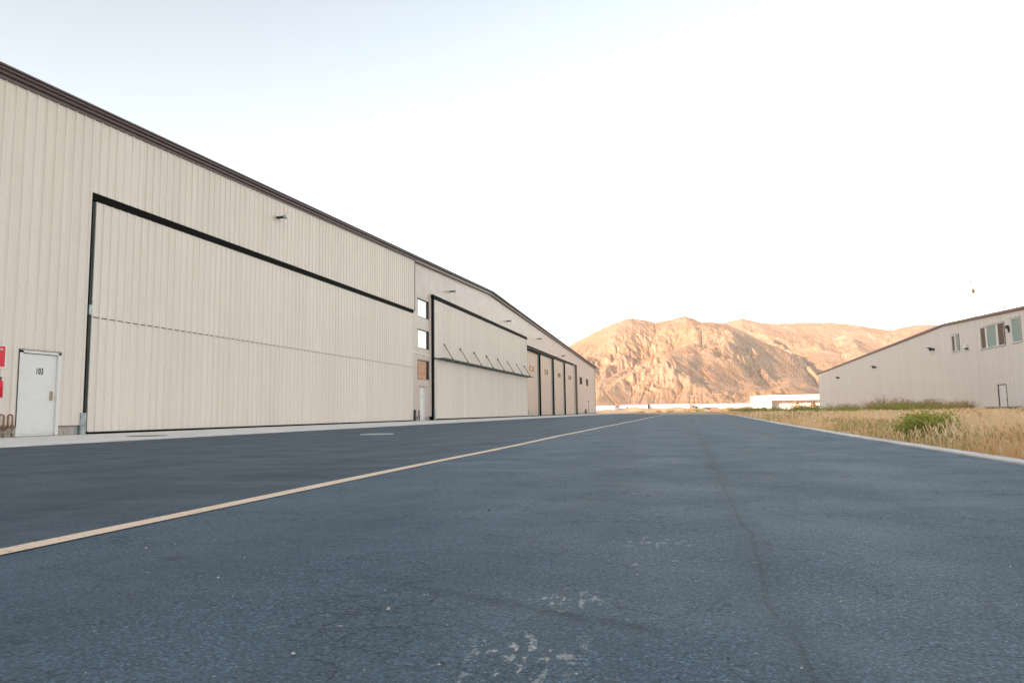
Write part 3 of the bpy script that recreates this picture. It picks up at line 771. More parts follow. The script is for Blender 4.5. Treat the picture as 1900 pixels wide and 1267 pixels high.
def flood(y, z, label):
    o = empty('floodlight', (XR, y, z), label, 'wall light', 'floodlights on the pale building')
    part('lamp_body', M['steel'], MB().tube([(XR - .03, y, z), (XR - .30, y, z), (XR - .42, y, z - .04)], [.10, .12, .17], 10), o)
    part('mount_plate', M['steel'], MB().box(XR - .055, XR - .04, y - .12, y + .12, z - .12, z + .12), o)
    part('hood', M['steel'], MB().box(XR - .62, XR - .30, y - .22, y + .22, z + .12, z + .16), o)
flood(114.9, 4.90, 'smallest dark wall light near the far corner of the pale building')
flood(93.5, 5.25, 'middle dark wall light on the pale building')
flood(72.6, 5.67, 'dark wall light left of the narrow window on the pale building')
o = empty('junction_box', (XR, 64.8, 5.2), 'small white box with dark underside right of the narrow window', 'wall box')
part('box_body', M['offwhite'], MB().box(XR - .22, XR - .04, 64.55, 65.0, 5.12, 5.45), o, bevel=.02)
part('speaker_base', M['steel'], MB().box(XR - .26, XR - .05, 64.4, 64.6, 4.98, 5.11), o)
o = empty('wall_lantern', (XR, 56.9, 5.9), 'dark lantern between the wide window and the last window', 'wall light')
part('lamp_body', M['steel'], MB().box(XR - .20, XR - .05, 56.72, 57.0, 5.84, 6.06), o, bevel=.02)
part('lens', M['lamp_glass'], MB().box(XR - .18, XR - .08, 56.84, 57.0, 5.66, 5.838), o)
part('lamp_arm', M['steel'], MB().box(XR - .14, XR - .05, 56.66, 56.718, 5.55, 5.95), o)

def gas_meter(y, s, label):
    o = empty('gas_meter', (XR - .5, y, 0), label, 'gas meter', 'meters at the foot of the pale building')
    x = XR - .5
    part('meter_body', M['steel'], MB().tube([(x, y - .2 * s, .38 * s), (x, y + .25 * s, .38 * s)], [.17 * s, .17 * s], 12), o)
    part('regulator', M['galv'], MB().tube([(x - .1, y + .45 * s, .42 * s), (x + .1, y + .45 * s, .42 * s)], .14 * s, 12), o)
    part('pipe', M['galv'], MB().tube([(x, y + .1 * s, -.05), (x, y + .1 * s, .78 * s), (x, y - .55 * s, .82 * s), (x + .45, y - .6 * s, .82 * s)], .035, 8).tube([(x, y + .45 * s, .5 * s), (x, y + .45 * s, .8 * s)], .03, 6), o)
gas_meter(95.7, 1.2, 'small far gas meter half hidden in the weeds by the pale wall')
gas_meter(74.2, 1.3, 'larger gas meter with bent pipe in the brown weeds by the pale wall')

ut = empty('storage_bin', (20.9, 57.4, 0), 'low dark bin with a pale lid in front of the white door', 'bin')
part('bin_body', M['steel'], MB().box(20.5, 21.7, 54.6, 57.0, -.06, .30), ut)
part('bin_lid', M['galv'], MB().box(20.42, 21.78, 54.5, 57.15, .302, .37), ut, bevel=.01)
for i in range(5): part('bin_rib', M['dark'], MB().box(20.47, 20.499, 54.9 + i * .45, 54.98 + i * .45, -.02, .29), ut)

M['plane_orange'] = simple('orange_cream_paint', (.62, .34, .13), .4)
wv = empty('weather_vane', (XR + 1.2, 66.1, 7.3), 'thin rooftop mast with a small wind vane and sensor box', 'weather mast')
bx, by = XR + 1.2, 66.1
part('mast', M['jamb'], MB().tube([(bx, by, 7.2), (bx, by, 10.6)], .03, 6), wv)
part('sensor_box', M['plane_orange'], MB().box(bx - .09, bx + .09, by - .22, by + .0, 9.77, 10.0), wv, bevel=.02)
part('bracket', M['steel'], MB().box(bx - .04, bx + .04, by - .42, by + .12, 10.01, 10.06).tube([(bx, by - .35, 9.9), (bx, by - .5, 9.5)], .015, 6), wv)
part('vane_arm', M['steel'], MB().tube([(bx, by - .15, 10.62), (bx, by + .4, 10.72)], .014, 6).box(bx - .01, bx + .01, by + .25, by + .46, 10.67, 10.84), wv)

# ------------------------------------------------------------------ far buildings
def hall(name, label, x0, x1, y, depth, h, mat, roofmat, doors=(), group=None):
    o = empty(name, ((x0 + x1) / 2, y, 0), label, 'hangar', group)
    part('front_wall', mat, MB().box(x0, x1, y, y + .2, -.1, h), o)
    mb = MB().box(x0, x0 + .2, y + .2, y + depth, -.1, h).box(x1 - .2, x1, y + .2, y + depth, -.1, h).box(x0, x1, y + depth, y + depth + .2, -.1, h)
    part('side_wall', mat, mb, o)
    part('roof', roofmat, MB().poly([(x0 - .3, y - .3, h + .002), (x1 + .3, y - .3, h + .002), (x1 + .3, y + depth / 2, h + .9), (x0 - .3, y + depth / 2, h + .9)])
         .poly([(x0 - .3, y + depth / 2, h + .9), (x1 + .3, y + depth / 2, h + .9), (x1 + .3, y + depth + .4, h + .002), (x0 - .3, y + depth + .4, h + .002)]), o)
    for (a, b, dh, m) in doors: part('door', M[m], MB().box(a, b, y - .06, y - .005, -.05, dh), o)
    return o
M['lilac'] = simple('shaded_lilac_sheet', (.58, .55, .58), .6, var=.03)  # shade on a far hangar put into this lilac grey colour
G = 'far white hangars beyond the end of the asphalt'
hall('hangar_row', 'plain white far hangar right behind the end of the tan hangar', -72, -41.2, 420, 20, 2.9, M['offwhite'], M['offwhite'], [(-60, -52, 2.2, 'white'), (-50, -43, 2.2, 'white')], G)
hall('hangar_row', 'far hangar coloured lilac grey for shade, with a dark tall doorway', -40.5, -23.5, 445, 20, 3.6, M['lilac'], M['lilac'], [(-36.4, -35.1, 2.6, 'dark'), (-33, -31, 1.6, 'white'), (-29, -27, 1.6, 'white')], G)
hall('hangar_row', 'longest brilliant white far hangar below the middle of the mountain', -22.3, 1.4, 450, 18, 3.55, M['offwhite'], M['offwhite'], [(-20 + 3.1 * i, -17.8 + 3.1 * i, 2.1, 'white') for i in range(7)], G)
hall('hangar_row', 'far pale hangar with a row of small dark doors near the open hangar', 2.6, 38.5, 462, 18, 3.3, M['lilac'], M['offwhite'], [(15 + 1.35 * i, 15.6 + 1.35 * i, 1.0, 'dark') for i in range(17)] + [(5.2, 6.2, 2.7, 'dark')], G)
sh = empty('shed', (7.5, 230, 0), 'small brown shed with a reddish flat roof and dark opening', 'shed')
part('wall', M['brown_red'], MB().box(7.1, 9.3, 230, 233, -.1, 1.0), sh)
part('back_wall', M['jamb'], MB().box(5.0, 7.0, 232.8, 233, -.1, 1.0), sh)
part('roof', M['brown_red'], MB().box(4.7, 9.5, 229.8, 233.2, 1.0, 1.16), sh)
part('post', M['jamb'], MB().box(5.0, 5.15, 230, 230.15, -.1, 1.0), sh)
part('opening', M['dark'], MB().box(6.3, 7.05, 230.02, 230.06, .05, .8), sh)

# open white hangar with its two aircraft
wh = empty('open_hangar', (33, 240, 0), 'white open fronted hangar holding two small planes behind the grass', 'hangar')
part('front_wall', M['offwhite'], MB().box(21.4, 26.2, 240, 240.2, -.1, 4.75).box(26.2, 46, 240, 240.2, 3.08, 4.75), wh)
part('back_wall', M['offwhite'], MB().box(21.4, 46, 245, 245.2, -.1, 4.7), wh)
part('side_wall', M['offwhite'], MB().box(21.4, 21.6, 240.2, 245, -.1, 4.7).box(45.8, 46, 240.2, 245, -.1, 4.7), wh)
part('roof', M['offwhite'], MB().poly([(21.2, 239.7, 4.76), (46.2, 239.7, 4.98), (46.2, 245.4, 4.98), (21.2, 245.4, 4.76)]).poly([(21.2, 239.7, 4.85), (46.2, 239.7, 5.08), (46.2, 245.4, 5.08), (21.2, 245.4, 4.85)]), wh)
part('floor_slab', M['kerb'], MB().box(21.4, 46, 232, 245, -.2, .02), wh)
part('annex', M['lilac'], MB().box(19.9, 21.35, 240.5, 243, -.1, 4.5), wh)
part('annex_front', M['offwhite'], MB().box(19.9, 21.35, 240.3, 240.49, -.1, 3.6), wh)
part('header_beam', M['jamb'], MB().box(26.2, 46, 239.85, 239.99, 3.0, 3.13), wh)
for i in range(6): part('door_post', M['jamb'], MB().box(26.15 + i * 3.42, 26.28 + i * 3.42, 239.86, 239.98, -.05, 3.0), wh)
def plane(x, y, mat, label, span):
    o = empty('small_plane', (x, y, 0), label, 'airplane', 'small planes parked in the open hangar')
    part('fuselage', M[mat], MB().tube([(x, y - .1, 1.25), (x, y + .3, 1.27), (x, y + 1.2, 1.35), (x, y + 2.4, 1.5), (x, y + 3.6, 1.42), (x, y + 6.6, 1.3)], [.16, .42, .55, .62, .5, .12], 12), o)
    part('wing', M[mat], MB().box(x - span / 2, x + span / 2, y + 1.6, y + 3.0, .98, 1.12), o, bevel=.03)
    part('tailplane', M[mat], MB().box(x - 1.5, x + 1.5, y + 5.9, y + 6.6, 1.34, 1.4), o)
    part('fin', M[mat], MB().poly([(x - .03, y + 5.4, 1.4), (x - .03, y + 6.7, 1.4), (x - .03, y + 6.8, 2.4), (x - .03, y + 6.2, 2.4)]).poly([(x + .03, y + 5.4, 1.4), (x + .03, y + 6.7, 1.4), (x + .03, y + 6.8, 2.4), (x + .03, y + 6.2, 2.4)]), o)
    part('canopy', M['glass_black'], MB().tube([(x, y + 1.5, 1.75), (x, y + 2.2, 1.95), (x, y + 3.2, 1.85)], [.2, .42, .25], 10), o)
    part('propeller', M['black'], MB().box(x - .95, x + .95, y - .2, y - .15, 1.19, 1.3), o)
    for dx, dy in ((0, .6), (-1.2, 2.3), (1.2, 2.3)):
        wl = part('wheel', M['black'], MB().tube([(x + dx - .07, y + dy, .24), (x + dx + .07, y + dy, .24)], .22, 12), o)
        part('gear_leg', M['galv'], MB().tube([(x + dx, y + dy, .3), (x + dx * .9, y + dy, 1.05)], .04, 6), wl)
M['plane_brown'] = simple('brown_aircraft_paint', (.33, .16, .09), .4)
plane(33.6, 236.2, 'plane_orange', 'orange small plane, left one in the open hangar', 9.5)
plane(38.6, 237.4, 'plane_brown', 'brown small plane, right one in the open hangar', 8.6)

for (x, y, hgt, lb) in ((8.4, 205, 5.1, 'tallest thin utility pole, standing by the brown shed'), (-30.2, 400, 8, 'thin utility pole in front of the lilac grey far hangar'),
                        (-4.9, 420, 9, 'thin utility pole rising before the longest white far hangar'), (1.9, 300, 3.2, 'short thick olive post at the right end of the longest white far hangar')):
    o = empty('utility_pole', (x, y, 0), lb, 'pole')
    part('pole', M['jamb'], MB().tube([(x, y, -.1), (x, y, hgt)], .06 if hgt > 4 else .16, 8), o)
    if hgt > 4: part('crossarm', M['jamb'], MB().box(x - .9, x + .9, y - .05, y + .05, hgt - .5, hgt - .4), o)

# dirt heaps between the asphalt end and the far hangars
heap = [(-23, 205, 7, .75), (-14.5, 212, 5, 1.1), (-9, 224, 6, 1.0), (-17, 250, 6, 1.3), (1, 226, 7, .85), (13, 232, 6, .8), (17, 222, 5, .75), (-4, 260, 9, 1.2), (4, 275, 9, 1.0), (22, 270, 10, 1.0)]
lbl = ['low sandy dirt heap by the end of the tan hangar', 'round dirt heap left of the stripe end', 'reddish dirt heap behind the end of the yellow stripe', 'tall dirt heap in front of the lilac grey hangar', 'low dirt heap left of the brown shed',
       'sandy dirt heap right of the brown shed', 'dirt heap beside the green weeds before the open hangar', 'long dirt heap before the longest white hangar', 'long sandy heap behind the brown shed', 'broad heap in front of the row of small dark doors']
for i, (x, y, r, h) in enumerate(heap):
    n = 26; gx_, gy_ = np.meshgrid(np.linspace(-1, 1, n), np.linspace(-1, 1, n))
    rr = np.sqrt(gx_ ** 2 + gy_ ** 2)
    z = np.clip(1 - rr, 0, 1) ** 1.0 * h * (1 + .25 * np.sin(gx_ * 9 + i) * np.cos(gy_ * 7 + 2 * i)) + rng.uniform(0, .07, gx_.shape) * (rr < 1) - .1
    r = r * 1.5; z = np.where(rr < 1, z * 1.25 + .12, z)
    V = np.stack([x + gx_ * r, y + gy_ * r * .5, z], -1).reshape(-1, 3)
    ii = np.arange(n * n).reshape(n, n)
    F = np.stack([ii[:-1, :-1], ii[:-1, 1:], ii[1:, 1:], ii[1:, :-1]], -1).reshape(-1, 4)
    tag(raw_mesh('dirt_mound', V, F, M['earth'], smooth=True), lbl[i], 'dirt mound', 'dirt heaps beyond the asphalt')

# ------------------------------------------------------------------ vegetation
def blades(P, H, W, lean, rnd, head=0.):
    """two-segment tapering blades (+ a wider seed head); returns V, quads, attribute"""
    n = len(P)
    az = rng.uniform(0, 2 * math.pi, n); fa = rng.uniform(0, 2 * math.pi, n)
    L = np.stack([np.cos(az), np.sin(az), np.zeros(n)], -1) * (lean * H)[:, None]
    T = np.stack([np.cos(fa), np.sin(fa), np.zeros(n)], -1)
    up = np.array([0, 0, 1.])
    p0 = P; p1 = P + L * .25 + up * (H * .55)[:, None]; p2 = P + L * .65 + up * (H * .85)[:, None]; p3 = P + L * 1.1 + up * (H * (1 - .25 * lean))[:, None]
    w = W[:, None] * T
    hw = w * (.7 + head)
    V = np.stack([p0 - w * .5, p0 + w * .5, p1 - w * .4, p1 + w * .4, p2 - hw * .5, p2 + hw * .5, p3 - w * .12, p3 + w * .12], 1).reshape(-1, 3)
    b = (np.arange(n) * 8)[:, None]
    F = np.concatenate([b + np.array([[0, 1, 3, 2]]), b + np.array([[2, 3, 5, 4]]), b + np.array([[4, 5, 7, 6]])], 0)
    return V, F, np.repeat(rnd, 8)

def vnoise(x, y, s, seed):
    """cheap smooth value noise"""
    r = np.random.default_rng(seed).random((64, 64))
    u = x / s + 1000; v = y / s + 1000
    i = np.floor(u).astype(int); j = np.floor(v).astype(int); fu = u - i; fv = v - j
    fu = fu * fu * (3 - 2 * fu); fv = fv * fv * (3 - 2 * fv)
    g = lambda a, b: r[a % 64, b % 64]
    return (g(i, j) * (1 - fu) + g(i + 1, j) * fu) * (1 - fv) + (g(i, j + 1) * (1 - fu) + g(i + 1, j + 1) * fu) * fv

def field(n, dmin, dmax):
    a = np.radians(rng.uniform(-1.0, 42, n)); d = np.exp(rng.uniform(math.log(dmin), math.log(dmax), n))
    x = d * np.sin(a); y = d * np.cos(a)
    kxa = np.interp(y, [q[1] for q in KERB], [q[0] for q in KERB])
    edge = kxa + .24 + np.maximum(0, y - 66) * .02
    ok = (x > edge) & (x < 22.1)
    ok |= (x > edge) & (y > 133) & (x < 60)
    return x[ok], y[ok], d[ok], (x - edge)[ok]
x, y, dd, e = field(330000, 3.2, 235)
pn = vnoise(x, y, 2.1, 1) * .6 + vnoise(x, y, .7, 2) * .4
bare = vnoise(x, y, 3.2, 8)
keep = rng.random(len(x)) < np.clip(.25 + 2.4 * (pn - .38), .03, 1)
x, y, dd, e, pn = x[keep], y[keep], dd[keep], e[keep], pn[keep]
H = (.05 + .36 * pn) * rng.uniform(.55, 1.15, len(x)) * np.clip(.40 + e * .9, .35, 1)
H = np.where(dd > 40, H * 1.15, H)
W = np.clip(dd * .00036, .0022, .03) * rng.uniform(.7, 1.5, len(x))
V, F, A_ = blades(np.stack([x, y, np.full(len(x), -.06)], -1), H, W, rng.uniform(.1, .65, len(x)), np.clip(rng.normal(.55, .25, len(x)) + .25 * (pn - .5), 0, 1), .9)
tag(raw_mesh('dry_grass', V, F, M['straw'], attr=A_), 'straw coloured dry grass filling the verge right of the asphalt', 'grass', kind='stuff')
# small green herbs mixed through the straw
x, y, dd, e = field(60000, 4, 90)
k_ = rng.random(len(x)) < np.clip((vnoise(x, y, 2.6, 21) * .6 + vnoise(x, y, .8, 22) * .5 - .60 + .0022 * dd) * 5, 0, 1)
x, y, dd, e = x[k_], y[k_], dd[k_], e[k_]
V, F, A_ = blades(np.stack([x, y, np.full(len(x), -.06)], -1), rng.uniform(.10, .36, len(x)) * np.clip(.4 + e, .4, 1), np.clip(dd * .00055, .004, .03), rng.uniform(.3, .9, len(x)), rng.uniform(.1, .9, len(x)), .6)
tag(raw_mesh('green_herbs', V, F, M['olive'], attr=A_), 'small olive green herbs mixed through the dry grass', 'weeds', kind='stuff')
# seed plumes leaning over the verge
x, y, dd, e = field(60000, 4, 60)
k_ = rng.random(len(x)) < np.clip(vnoise(x, y, 1.6, 5) * 1.3 - .3, 0, 1)
x, y, dd, e = x[k_], y[k_], dd[k_], e[k_]
V, F, A_ = blades(np.stack([x, y, np.full(len(x), -.06)], -1), rng.uniform(.26, .46, len(x)) * np.clip(.45 + e, .4, 1), np.clip(dd * .0005, .003, .02), rng.uniform(.2, .6, len(x)), rng.uniform(.6, 1, len(x)), 2.0)
tag(raw_mesh('seed_heads', V, F, M['straw'], attr=A_), 'pale feathery seed heads standing over the dry grass', 'grass', kind='stuff')

def weed(name, cx, cy, r, h, mat, label, nst=26, nl=34, leaf=.045, group=None, upright=.5, spread_y=1., stemrad=.004, cat='weed'):
    """a bushy weed: many stems from one root, each set with small leaves"""
    o = empty(name, (cx, cy, -.06), label, cat, group)
    st = MB(); LP = []; LD = []; LS = []
    for i in range(nst):
        a = rng.uniform(0, 2 * math.pi); rr = r * math.sqrt(rng.uniform(.02, 1)); hh = h * rng.uniform(.45, 1.0) * (1 - .35 * (rr / r) ** 2)
        bx_ = cx + rr * .30 * math.cos(a); by_ = cy + rr * .30 * math.sin(a) * spread_y
        tip = Vector((cx + rr * math.cos(a), cy + rr * math.sin(a) * spread_y, -.06 + hh)); base = Vector((bx_, by_, -.07))
        mid_ = base.lerp(tip, .5) + Vector((0, 0, hh * .12 * upright)) + Vector(rng.normal(0, .03 * r, 3))
        st.tube([base, mid_, tip], stemrad, 4, False, stemrad * .4)
        for k in range(nl):
            t = rng.uniform(.12, 1.02)
            p = base.lerp(mid_, t * 2) if t < .5 else mid_.lerp(tip, t * 2 - 1)
            LP.append(p + Vector(rng.normal(0, .03 + .07 * r, 3)) * .55); LD.append(rng.normal(0, 1, 3) + np.array([math.cos(a) * .7, math.sin(a) * .7, .45])); LS.append(leaf * rng.uniform(.55, 1.3))
    LP = np.array([tuple(p) for p in LP]); LP[:, 2] = np.maximum(LP[:, 2], -.03); LD = np.array(LD); LD /= np.linalg.norm(LD, axis=1)[:, None]; LS = np.array(LS)
    side = np.cross(LD, rng.normal(0, 1, LD.shape)); side /= np.linalg.norm(side, axis=1)[:, None]
    nn = np.cross(LD, side)
    tip = LP + LD * LS[:, None]; m_ = LP + LD * (LS * .45)[:, None] + nn * (LS * .08)[:, None]
    V = np.stack([LP, m_ + side * (LS * .2)[:, None], tip, m_ - side * (LS * .2)[:, None]], 1).reshape(-1, 3)
    F = np.arange(len(LP) * 4).reshape(-1, 4)
    hgt = np.clip((LP[:, 2] + .06) / h, 0, 1)
    at = np.clip(rng.normal(.5, .22, len(LP)) , 0, 1)
    raw_mesh('leaves', V, F, M[mat], o, attr=np.repeat(at, 4))
    st.build('stems', M['rust'] if mat == 'rusty_weed' else M['weedstem'], o)
    return o
M['weedstem'] = simple('weed_stem', (.22, .20, .07), .7)
weed('green_weed', 3.32, 11.2, .46, .47, 'weed', 'bright leafy green weed at the edge of the concrete strip', 170, 60, .046)
weed('green_weed', 3.85, 11.9, .34, .25, 'olive', 'low olive weed behind the bright leafy weed', 36, 30, .03)
weed('green_weed', 3.15, 9.9, .42, .26, 'olive', 'straggly olive weed in front of the bright leafy weed', 46, 30, .03)
weed('green_weed', 6.05, 13.9, .45, .42, 'weed', 'green weed at the right edge of the picture', 80, 44, .042)
weed('green_weed', 5.35, 13.5, .35, .30, 'olive', 'thin olive weed beside the weed at the right edge', 30, 22, .03)
weed('green_weed', 4.9, 32.5, .8, .36, 'olive', 'grey green tuft beyond the first bend of the edging', 46, 34, .06)
weed('green_weed', 10.2, 31.0, .75, .28, 'olive', 'low green tuft right of the small yellow marker', 40, 30, .06)
weed('green_weed', 7.4, 22.0, .5, .40, 'olive', 'lone olive weed in the straw behind the bright leafy weed', 60, 40, .05)
weed('green_weed', 7.6, 17.2, .55, .42, 'weed', 'loose green weed in the middle of the straw near the right edge', 70, 40, .045)
weed('green_weed', 3.75, 20.5, .40, .26, 'olive', 'small olive weed by the edging, farther than the bright leafy weed', 40, 34, .04)
weed('green_weed', 13.2, 33.0, .8, .45, 'rusty_weed', 'brown seeding tuft in the straw before the bin', 60, 34, .05)
band = [(4.9, 60, 1.0, .55), (5.9, 57, 1.1, .62), (7.0, 58, 1.2, .55), (7.9, 54, 1.3, .60), (8.9, 57, 1.3, .55), (9.3, 52, 1.3, .62), (10.3, 54, 1.4, .60),
        (10.4, 49, 1.3, .58), (11.4, 52, 1.4, .62), (11.6, 46.5, 1.2, .62), (12.5, 49, 1.4, .62), (12.7, 45, 1.3, .55), (13.6, 48, 1.4, .62), (13.9, 44, 1.2, .5), (9.5, 47, 1.1, .42), (8.2, 49, 1.0, .42)]
for i, (x, y, r, h) in enumerate(band):
    h *= rng.uniform(.95, 1.65)
    weed('green_weed', x, y, r, h, 'weed' if i % 3 else 'olive', 'knee high green weed in the band before the pale building', 50, 30, .10, 'green weeds in the band before the pale building', stemrad=.007)
tall = [(14.6, 62, 1.3, 1.05), (15.6, 64, 1.4, 1.35), (16.5, 63, 1.3, 1.15), (17.2, 66, 1.4, 1.25), (18.0, 65, 1.3, 1.10), (18.6, 62, 1.2, 1.0), (19.4, 64, 1.3, 1.15), (17.0, 58, 1.2, .95), (18.2, 57, 1.2, .95), (19.5, 58, 1.2, .9), (19.9, 60, 1.1, .95), (16.0, 58.5, 1.2, .9), (13.4, 60, 1.2, .9), (12.4, 62, 1.2, .85)]
for i, (x, y, r, h) in enumerate(tall):
    h *= 1.2; r *= .9
    weed('tall_weed', x, y, r, h, 'rusty_weed', 'waist high brown seeding weed against the pale building', 60, 26, .08, 'brown seeding weeds against the pale building', 1.0, stemrad=.008)
far_w = [(12, 150, 1.6, .9), (15, 152, 1.8, .95), (18, 155, 1.8, .9), (21, 150, 1.8, .95), (24, 156, 2, .9), (9.5, 148, 1.5, .8), (7.5, 120, 1.2, .55), (10, 118, 1.4, .6), (27, 158, 2, .9)]
for i, (x, y, r, h) in enumerate(far_w):
    weed('dry_shrub', x, y, r, h, 'olive', 'sunlit shrub in front of the open white hangar', 40, 30, .16, 'shrubs in front of the open white hangar', .8, stemrad=.012, cat='shrub')
brush = [(-24, 203), (-18, 206), (-12.5, 204), (-8, 207), (-4.5, 206), (0, 209), (3.5, 212), (7, 214), (12, 215), (16, 219), (-20, 208), (-11, 215), (-6, 222), (-3, 230), (2.5, 222), (11, 226), (14.5, 228), (-26, 214), (-15, 235), (-1, 245), (5, 250), (10, 262), (19, 236), (-21, 245), (-28, 260), (8, 300), (-8, 300)]
for i, (x, y) in enumerate(brush):
    weed('sagebrush', x, y, rng.uniform(.8, 2.), rng.uniform(.45, 1.15), 'rusty_weed' if i % 2 else 'olive', 'dry sunlit bush on the dirt beyond the asphalt', 30, 24, .2, 'dry bushes beyond the asphalt', .7, stemrad=.015, cat='bush')

mk = empty('marker', (8.5, 25.0, 0), 'small yellow marker sticking out of the dry grass', 'marker')
part('marker_cap', M['yellow'], MB().tube([(8.5, 25.0, .12), (8.5, 25.0, .23), (8.5, 25.0, .25)], [.075, .075, .04], 10), mk)
part('stake', M['yellow'], MB().tube([(8.5, 25.0, -.06), (8.5, 25.0, .12)], .03, 6), mk)
part('flag', M['yellow'], MB().box(8.56, 8.75, 24.97, 24.98, .10, .17), mk)

# loose stones on the asphalt
n = 340
d_ = np.exp(rng.uniform(math.log(.95), math.log(18), n)); a_ = np.radians(rng.uniform(-58, 32, n)); px = d_ * np.sin(a_); py = d_ * np.cos(a_)
ok = (px < 2.4) & (px > -10.8) & (py > .6); px, py = px[ok], py[ok]; n = len(px)
sz = rng.uniform(.0013, .0034, n) * (1 + (rng.random(n) < .06) * 1.2)
octa = np.array([(1, 0, 0), (0, 1, 0), (-1, 0, 0), (0, -1, 0), (0, 0, .9), (0, 0, -.4)])
V = (octa[None] * (sz[:, None, None] * rng.uniform(.6, 1.3, (n, 6, 1))) + np.stack([px, py, sz * .3], -1)[:, None, :]).reshape(-1, 3)
F = (np.array([(0, 1, 4), (1, 2, 4), (2, 3, 4), (3, 0, 4), (1, 0, 5), (2, 1, 5), (3, 2, 5), (0, 3, 5)])[None] + (np.arange(n) * 6)[:, None, None]).reshape(-1, 3)
M['stone'] = grass_mat('loose_stone', [(0, (.02, .02, .02)), (.3, (.04, .04, .04)), (.32, (.42, .38, .34)), (1, (.62, .57, .5))], 0.)
tag(raw_mesh('pebbles', V, F, M['stone'], attr=np.repeat(rng.random(n), 6)), 'loose pale and dark pebbles scattered over the asphalt', 'pebbles', kind='stuff')

# ------------------------------------------------------------------ mountain
def perlin(x, y, seed):
    r = np.random.default_rng(seed); G_ = r.uniform(0, 2 * math.pi, (256, 256)); gx_, gy_ = np.cos(G_), np.sin(G_)
    i = np.floor(x).astype(int); j = np.floor(y).astype(int); fx = x - i; fy = y - j
    u = fx * fx * fx * (fx * (fx * 6 - 15) + 10); v = fy * fy * fy * (fy * (fy * 6 - 15) + 10)
    def d(a, b): 
        ia, jb = (i + a) % 256, (j + b) % 256
        return gx_[ia, jb] * (fx - a) + gy_[ia, jb] * (fy - b)
    return ((d(0, 0) * (1 - u) + d(1, 0) * u) * (1 - v) + (d(0, 1) * (1 - u) + d(1, 1) * u) * v) * 1.5
def ridged(x, y, seed, octv=5, gain=.5, lac=2.05):
    s = 0; a = 1; w = 1
    for k in range(octv):
        n_ = (1 - np.abs(perlin(x, y, seed + k))) ** 2
        s = s + a * n_ * w; w = np.clip(n_ * 1.3, 0, 1); a *= gain; x = x * lac; y = y * lac
    return s
SKY_A = [(-40, 6.0), (-26, 7.6), (-19, 7.0), (-15.5, 5.2), (-13.2, 4.2), (-11.54, 4.0), (-8.91, 5.33), (-6.94, 6.36), (-5.63, 6.93), (-4.55, 7.28), (-4.04, 7.34), (-3.28, 7.21), (-2.23, 6.98), (-1.6, 7.04), (-.97, 7.09), (-.42, 7.24), (.16, 7.34), (.69, 7.15), (1.29, 6.82), (2.18, 6.76), (3.1, 6.65), (4.08, 6.15), (5.04, 5.6), (5.99, 4.98), (7.11, 4.44), (7.85, 4.0), (8.56, 3.29), (9.25, 2.26), (10.2, 1.05), (14, .6), (45, .4)]
SKY_B = [(-40, 1.5), (-2, 5.0), (.85, 6.1), (2.5, 6.56), (3.71, 6.83), (4.31, 6.96), (5.09, 6.71), (6.83, 6.41), (7.97, 6.38), (9.09, 6.36), (10.56, 6.3), (11.64, 6.11), (12.69, 5.88), (13.72, 5.58), (14.57, 5.45), (15.25, 5.59), (16.09, 5.68), (17.23, 5.64), (18., 5.21), (19.2, 4.9), (21, 4.7), (24, 4.5), (26, 3.9), (45, 2.6)]
az = np.concatenate([np.arange(-40, -12, .25), np.arange(-12, 18.5, .045), np.arange(18.5, 45, .25)])
D = np.concatenate([np.arange(1250, 3300, 9.0), np.arange(3300, 5200, 14.0)])
AZ, DD = np.meshgrid(np.radians(az), D, indexing='ij')
PX, PY = DD * np.sin(AZ), DD * np.cos(AZ)
LAT = AZ * 2600                                            # distance along the face
def crest(tab, D0): return np.interp(np.degrees(AZ), [q[0] for q in tab], [math.tan(math.radians(q[1])) for q in tab]) * D0
DA = 2900 + 160 * perlin(AZ * 9, AZ * 0 + .5, 40); DB = 4300 + 0 * AZ
HA, HB = crest(SKY_A, DA), crest(SKY_B, DB)
def face(Hc, Dc, foot, seed, sp, skew, pw):
    t = np.clip((DD - foot) / (Dc - foot), 0, 1.6)
    tt = np.clip(t, 0, 1)
    up = tt ** pw
    back = np.clip(1 - (t - 1) * 1.6, 0, 1)
    base = Hc * np.where(t <= 1, up, back)
    wx = 60 * perlin(LAT / 420, DD / 520, seed + 9) + 25 * perlin(LAT / 130, DD / 160, seed + 19)
    u = LAT + skew * (DD - foot) + wx
    env = np.clip(tt * 4, 0, 1) * np.clip((1.02 - tt) * 3.2, 0, 1) * np.clip(Hc / 200, 0, 1)
    big = (1 - np.abs(perlin(u / sp, DD / 1500 + 3, seed + 2)) * 1.6)
    s = big * 78 * env
    s = s + (ridged(u / (sp * .55), DD / 700, seed + 3, 3, .42) - 1.0) * 20 * env
    crag = np.clip((perlin(LAT / 260 + 5, DD / 420, seed + 31) + .02) * 3, .03, 1)
    s = s + (ridged(u / 95, DD / 230, seed + 11, 4, .55) - 1.0) * 13 * crag * np.clip(env + .04 * np.clip(tt * 6, 0, 1), 0, 1)
    s = s + (ridged(LAT / 34, DD / 60, seed + 23, 3, .55) - 1.0) * 7 * crag * np.clip(env * 1.1 + .1 * (tt > .02), 0, 1)
    return base + s - 45 * env
ZA = face(HA, DA, 1330, 100, 330, -.22, 1.12)
ZB = face(HB, DB, 2750, 300, 420, .16, 1.25)
